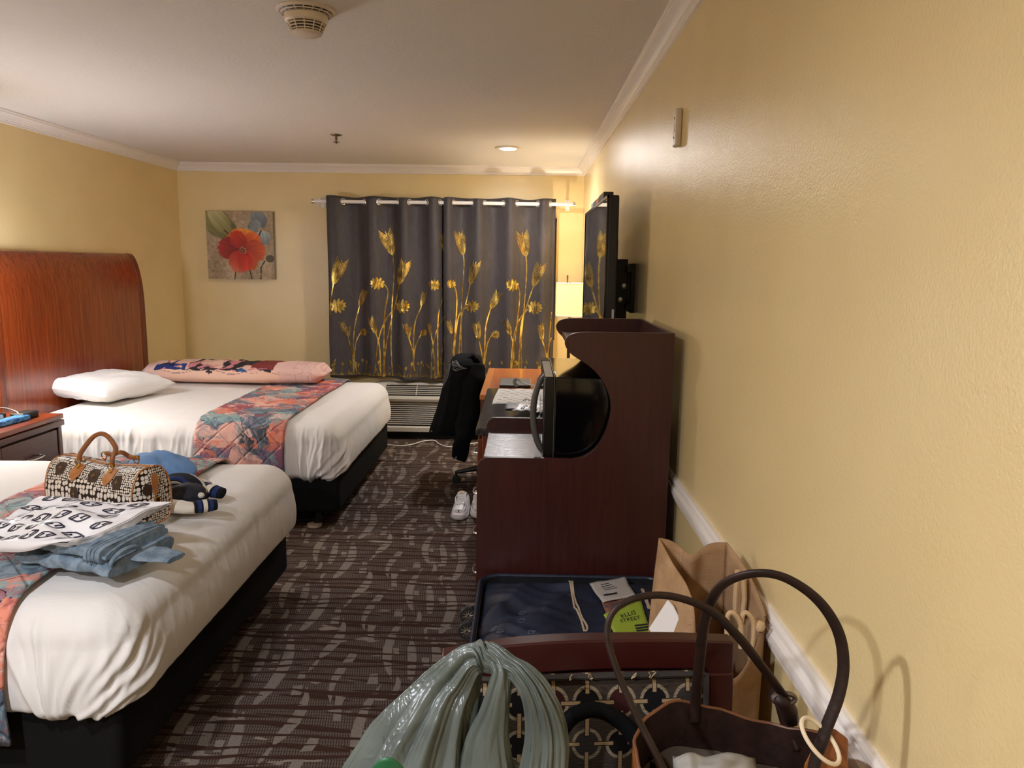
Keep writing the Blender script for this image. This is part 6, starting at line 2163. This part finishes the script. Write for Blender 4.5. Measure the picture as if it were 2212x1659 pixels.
mesh('rim_binding', B().tube([tote_out(k / 72, 1, .002) for k in range(72)], .0028, 8, closed=True), plain('worn brown edge', (104, 62, 36), .5), lt)
def strap(pts, r, name='handle', fl=.55, m=M_DKL):
    return mesh(name, B().tube(spline([tuple(p) for p in pts], 9), r, 12, flat=fl), m, lt, smooth=180)
# far handle rises from the far rim, loops over to the right end
strap([aty(1500, 1560, 1.100), aty(1503, 1510, 1.098), aty(1512, 1420, 1.07), aty(1524, 1335, 1.03), aty(1556, 1268, 1.0), aty(1620, 1240, .98), aty(1690, 1246, .97), aty(1762, 1292, .965), aty(1808, 1358, .96), aty(1822, 1430, .955), aty(1812, 1500, .95), aty(1786, 1570, .945), aty(1762, 1640, .94), aty(1752, 1700, .935)], .0086)
# near handle from the left front, up and over to the far right
strap([aty(1450, 1700, .895), aty(1418, 1630, .90), aty(1372, 1540, .92), aty(1330, 1440, .94), aty(1312, 1368, .955), aty(1328, 1318, .965), aty(1380, 1290, .975), aty(1450, 1288, .985), aty(1530, 1316, .995), aty(1590, 1370, 1.01), aty(1640, 1432, 1.04), aty(1692, 1502, 1.08)], .0078)
mesh('handle_loop', B().tube([aty(1672, 1500, 1.085), aty(1690, 1512, 1.085), aty(1704, 1530, 1.09), aty(1706, 1552, 1.095)], .017, 10, flat=.7), M_DKL, lt, smooth=180)
mesh('handle_strap', B().tube(spline([tuple(aty(1686, 1520, 1.10)), tuple(aty(1700, 1570, 1.10)), tuple(aty(1720, 1620, 1.085))], 6), .016, 10, flat=.5), M_DKL, lt, smooth=180)
mesh('strap_ring', B().tube([aty(1692, 1506, 1.082) + RGT * .017 * math.cos(q) + Vector((0, -.004, 0)) + UP * .008 * math.sin(q) for q in [2 * PI * k / 18 for k in range(18)]], .004, 8, closed=True), plain('aged steel', (110, 100, 92), .35, .8), lt)
mesh('side_tab', B().prism([(1758, 1612), (1776, 1590), (1800, 1572), (1832, 1596), (1830, 1700), (1730, 1700), (1738, 1650)], lambda px, py, k: aty(px, py, .950 + .010 * k), 0, 1), M_TOTE, lt, bevel=.003, smooth=0)
hc = aty(1772, 1600, .93)
solo('hair_tie', 'cream hair elastic looped round the dark tote handle', 'hair tie', B().tube([hc + RGT * (.024 * math.cos(q)) + UP * (-.016 * math.cos(q) + .018 * math.sin(q)) + FWD * .018 * math.sin(q) for q in [2 * PI * k / 30 for k in range(30)]], .0030, 8, closed=True), plain('cream elastic', (214, 196, 166), .7))
cw = aty(1562, 1668, .985) - Vector((0, 0, .06))
cb_ = solo('white_pouch', 'white plastic pouch inside the leather tote', 'pouch', B().grid(lambda u, v: cw + Vector((lerp(-.062, .058, u), lerp(-.05, .045, v), .03 * math.sin(PI * u) ** .5 * math.sin(PI * v) ** .5 + .05 * v + .012 * nz(u * 4, v * 4))), 20, 16), plain('pale pouch plastic', (150, 146, 138), .5), solid=.004, smooth=180)
solo('orange_pouch', 'orange fabric pouch at the right inside the leather tote', 'pouch', B().grid(lambda u, v: Vector((lerp(.385, .43, u), lerp(.95, 1.03, v), .835 + .02 * math.sin(PI * u) * math.sin(PI * v))), 10, 10), plain('orange fabric', (196, 92, 52), .7), solid=.006, smooth=180)

# black fabric bag: its padded handle stands up between the two other bags
M_BFAB = plain('black canvas webbing', (11, 11, 12), .9, 0, .08, bump=(200, .3, .002))
bb = thing('black_bag', 'black canvas bag with an arched padded handle in front of the chair back', 'bag', (.135, 1.10, SEAT))
mesh('body', B().prism(rrect(.068, .165, 1.02, 1.15, .03), lambda a, d_, k: (a, d_, SEAT + .002 + .30 * k), 0, 1), M_BFAB, bb, bevel=.02, seg=3)
ap = [aty(1196, 1690, 1.08), aty(1205, 1600, 1.09), aty(1228, 1556, 1.10), aty(1262, 1536, 1.10), aty(1300, 1536, 1.10), aty(1340, 1558, 1.10), aty(1376, 1600, 1.09), aty(1410, 1690, 1.08)]
mesh('handle', B().tube(spline([tuple(p) for p in ap], 8), .0125, 10, flat=1.6), M_BFAB, bb, smooth=180)
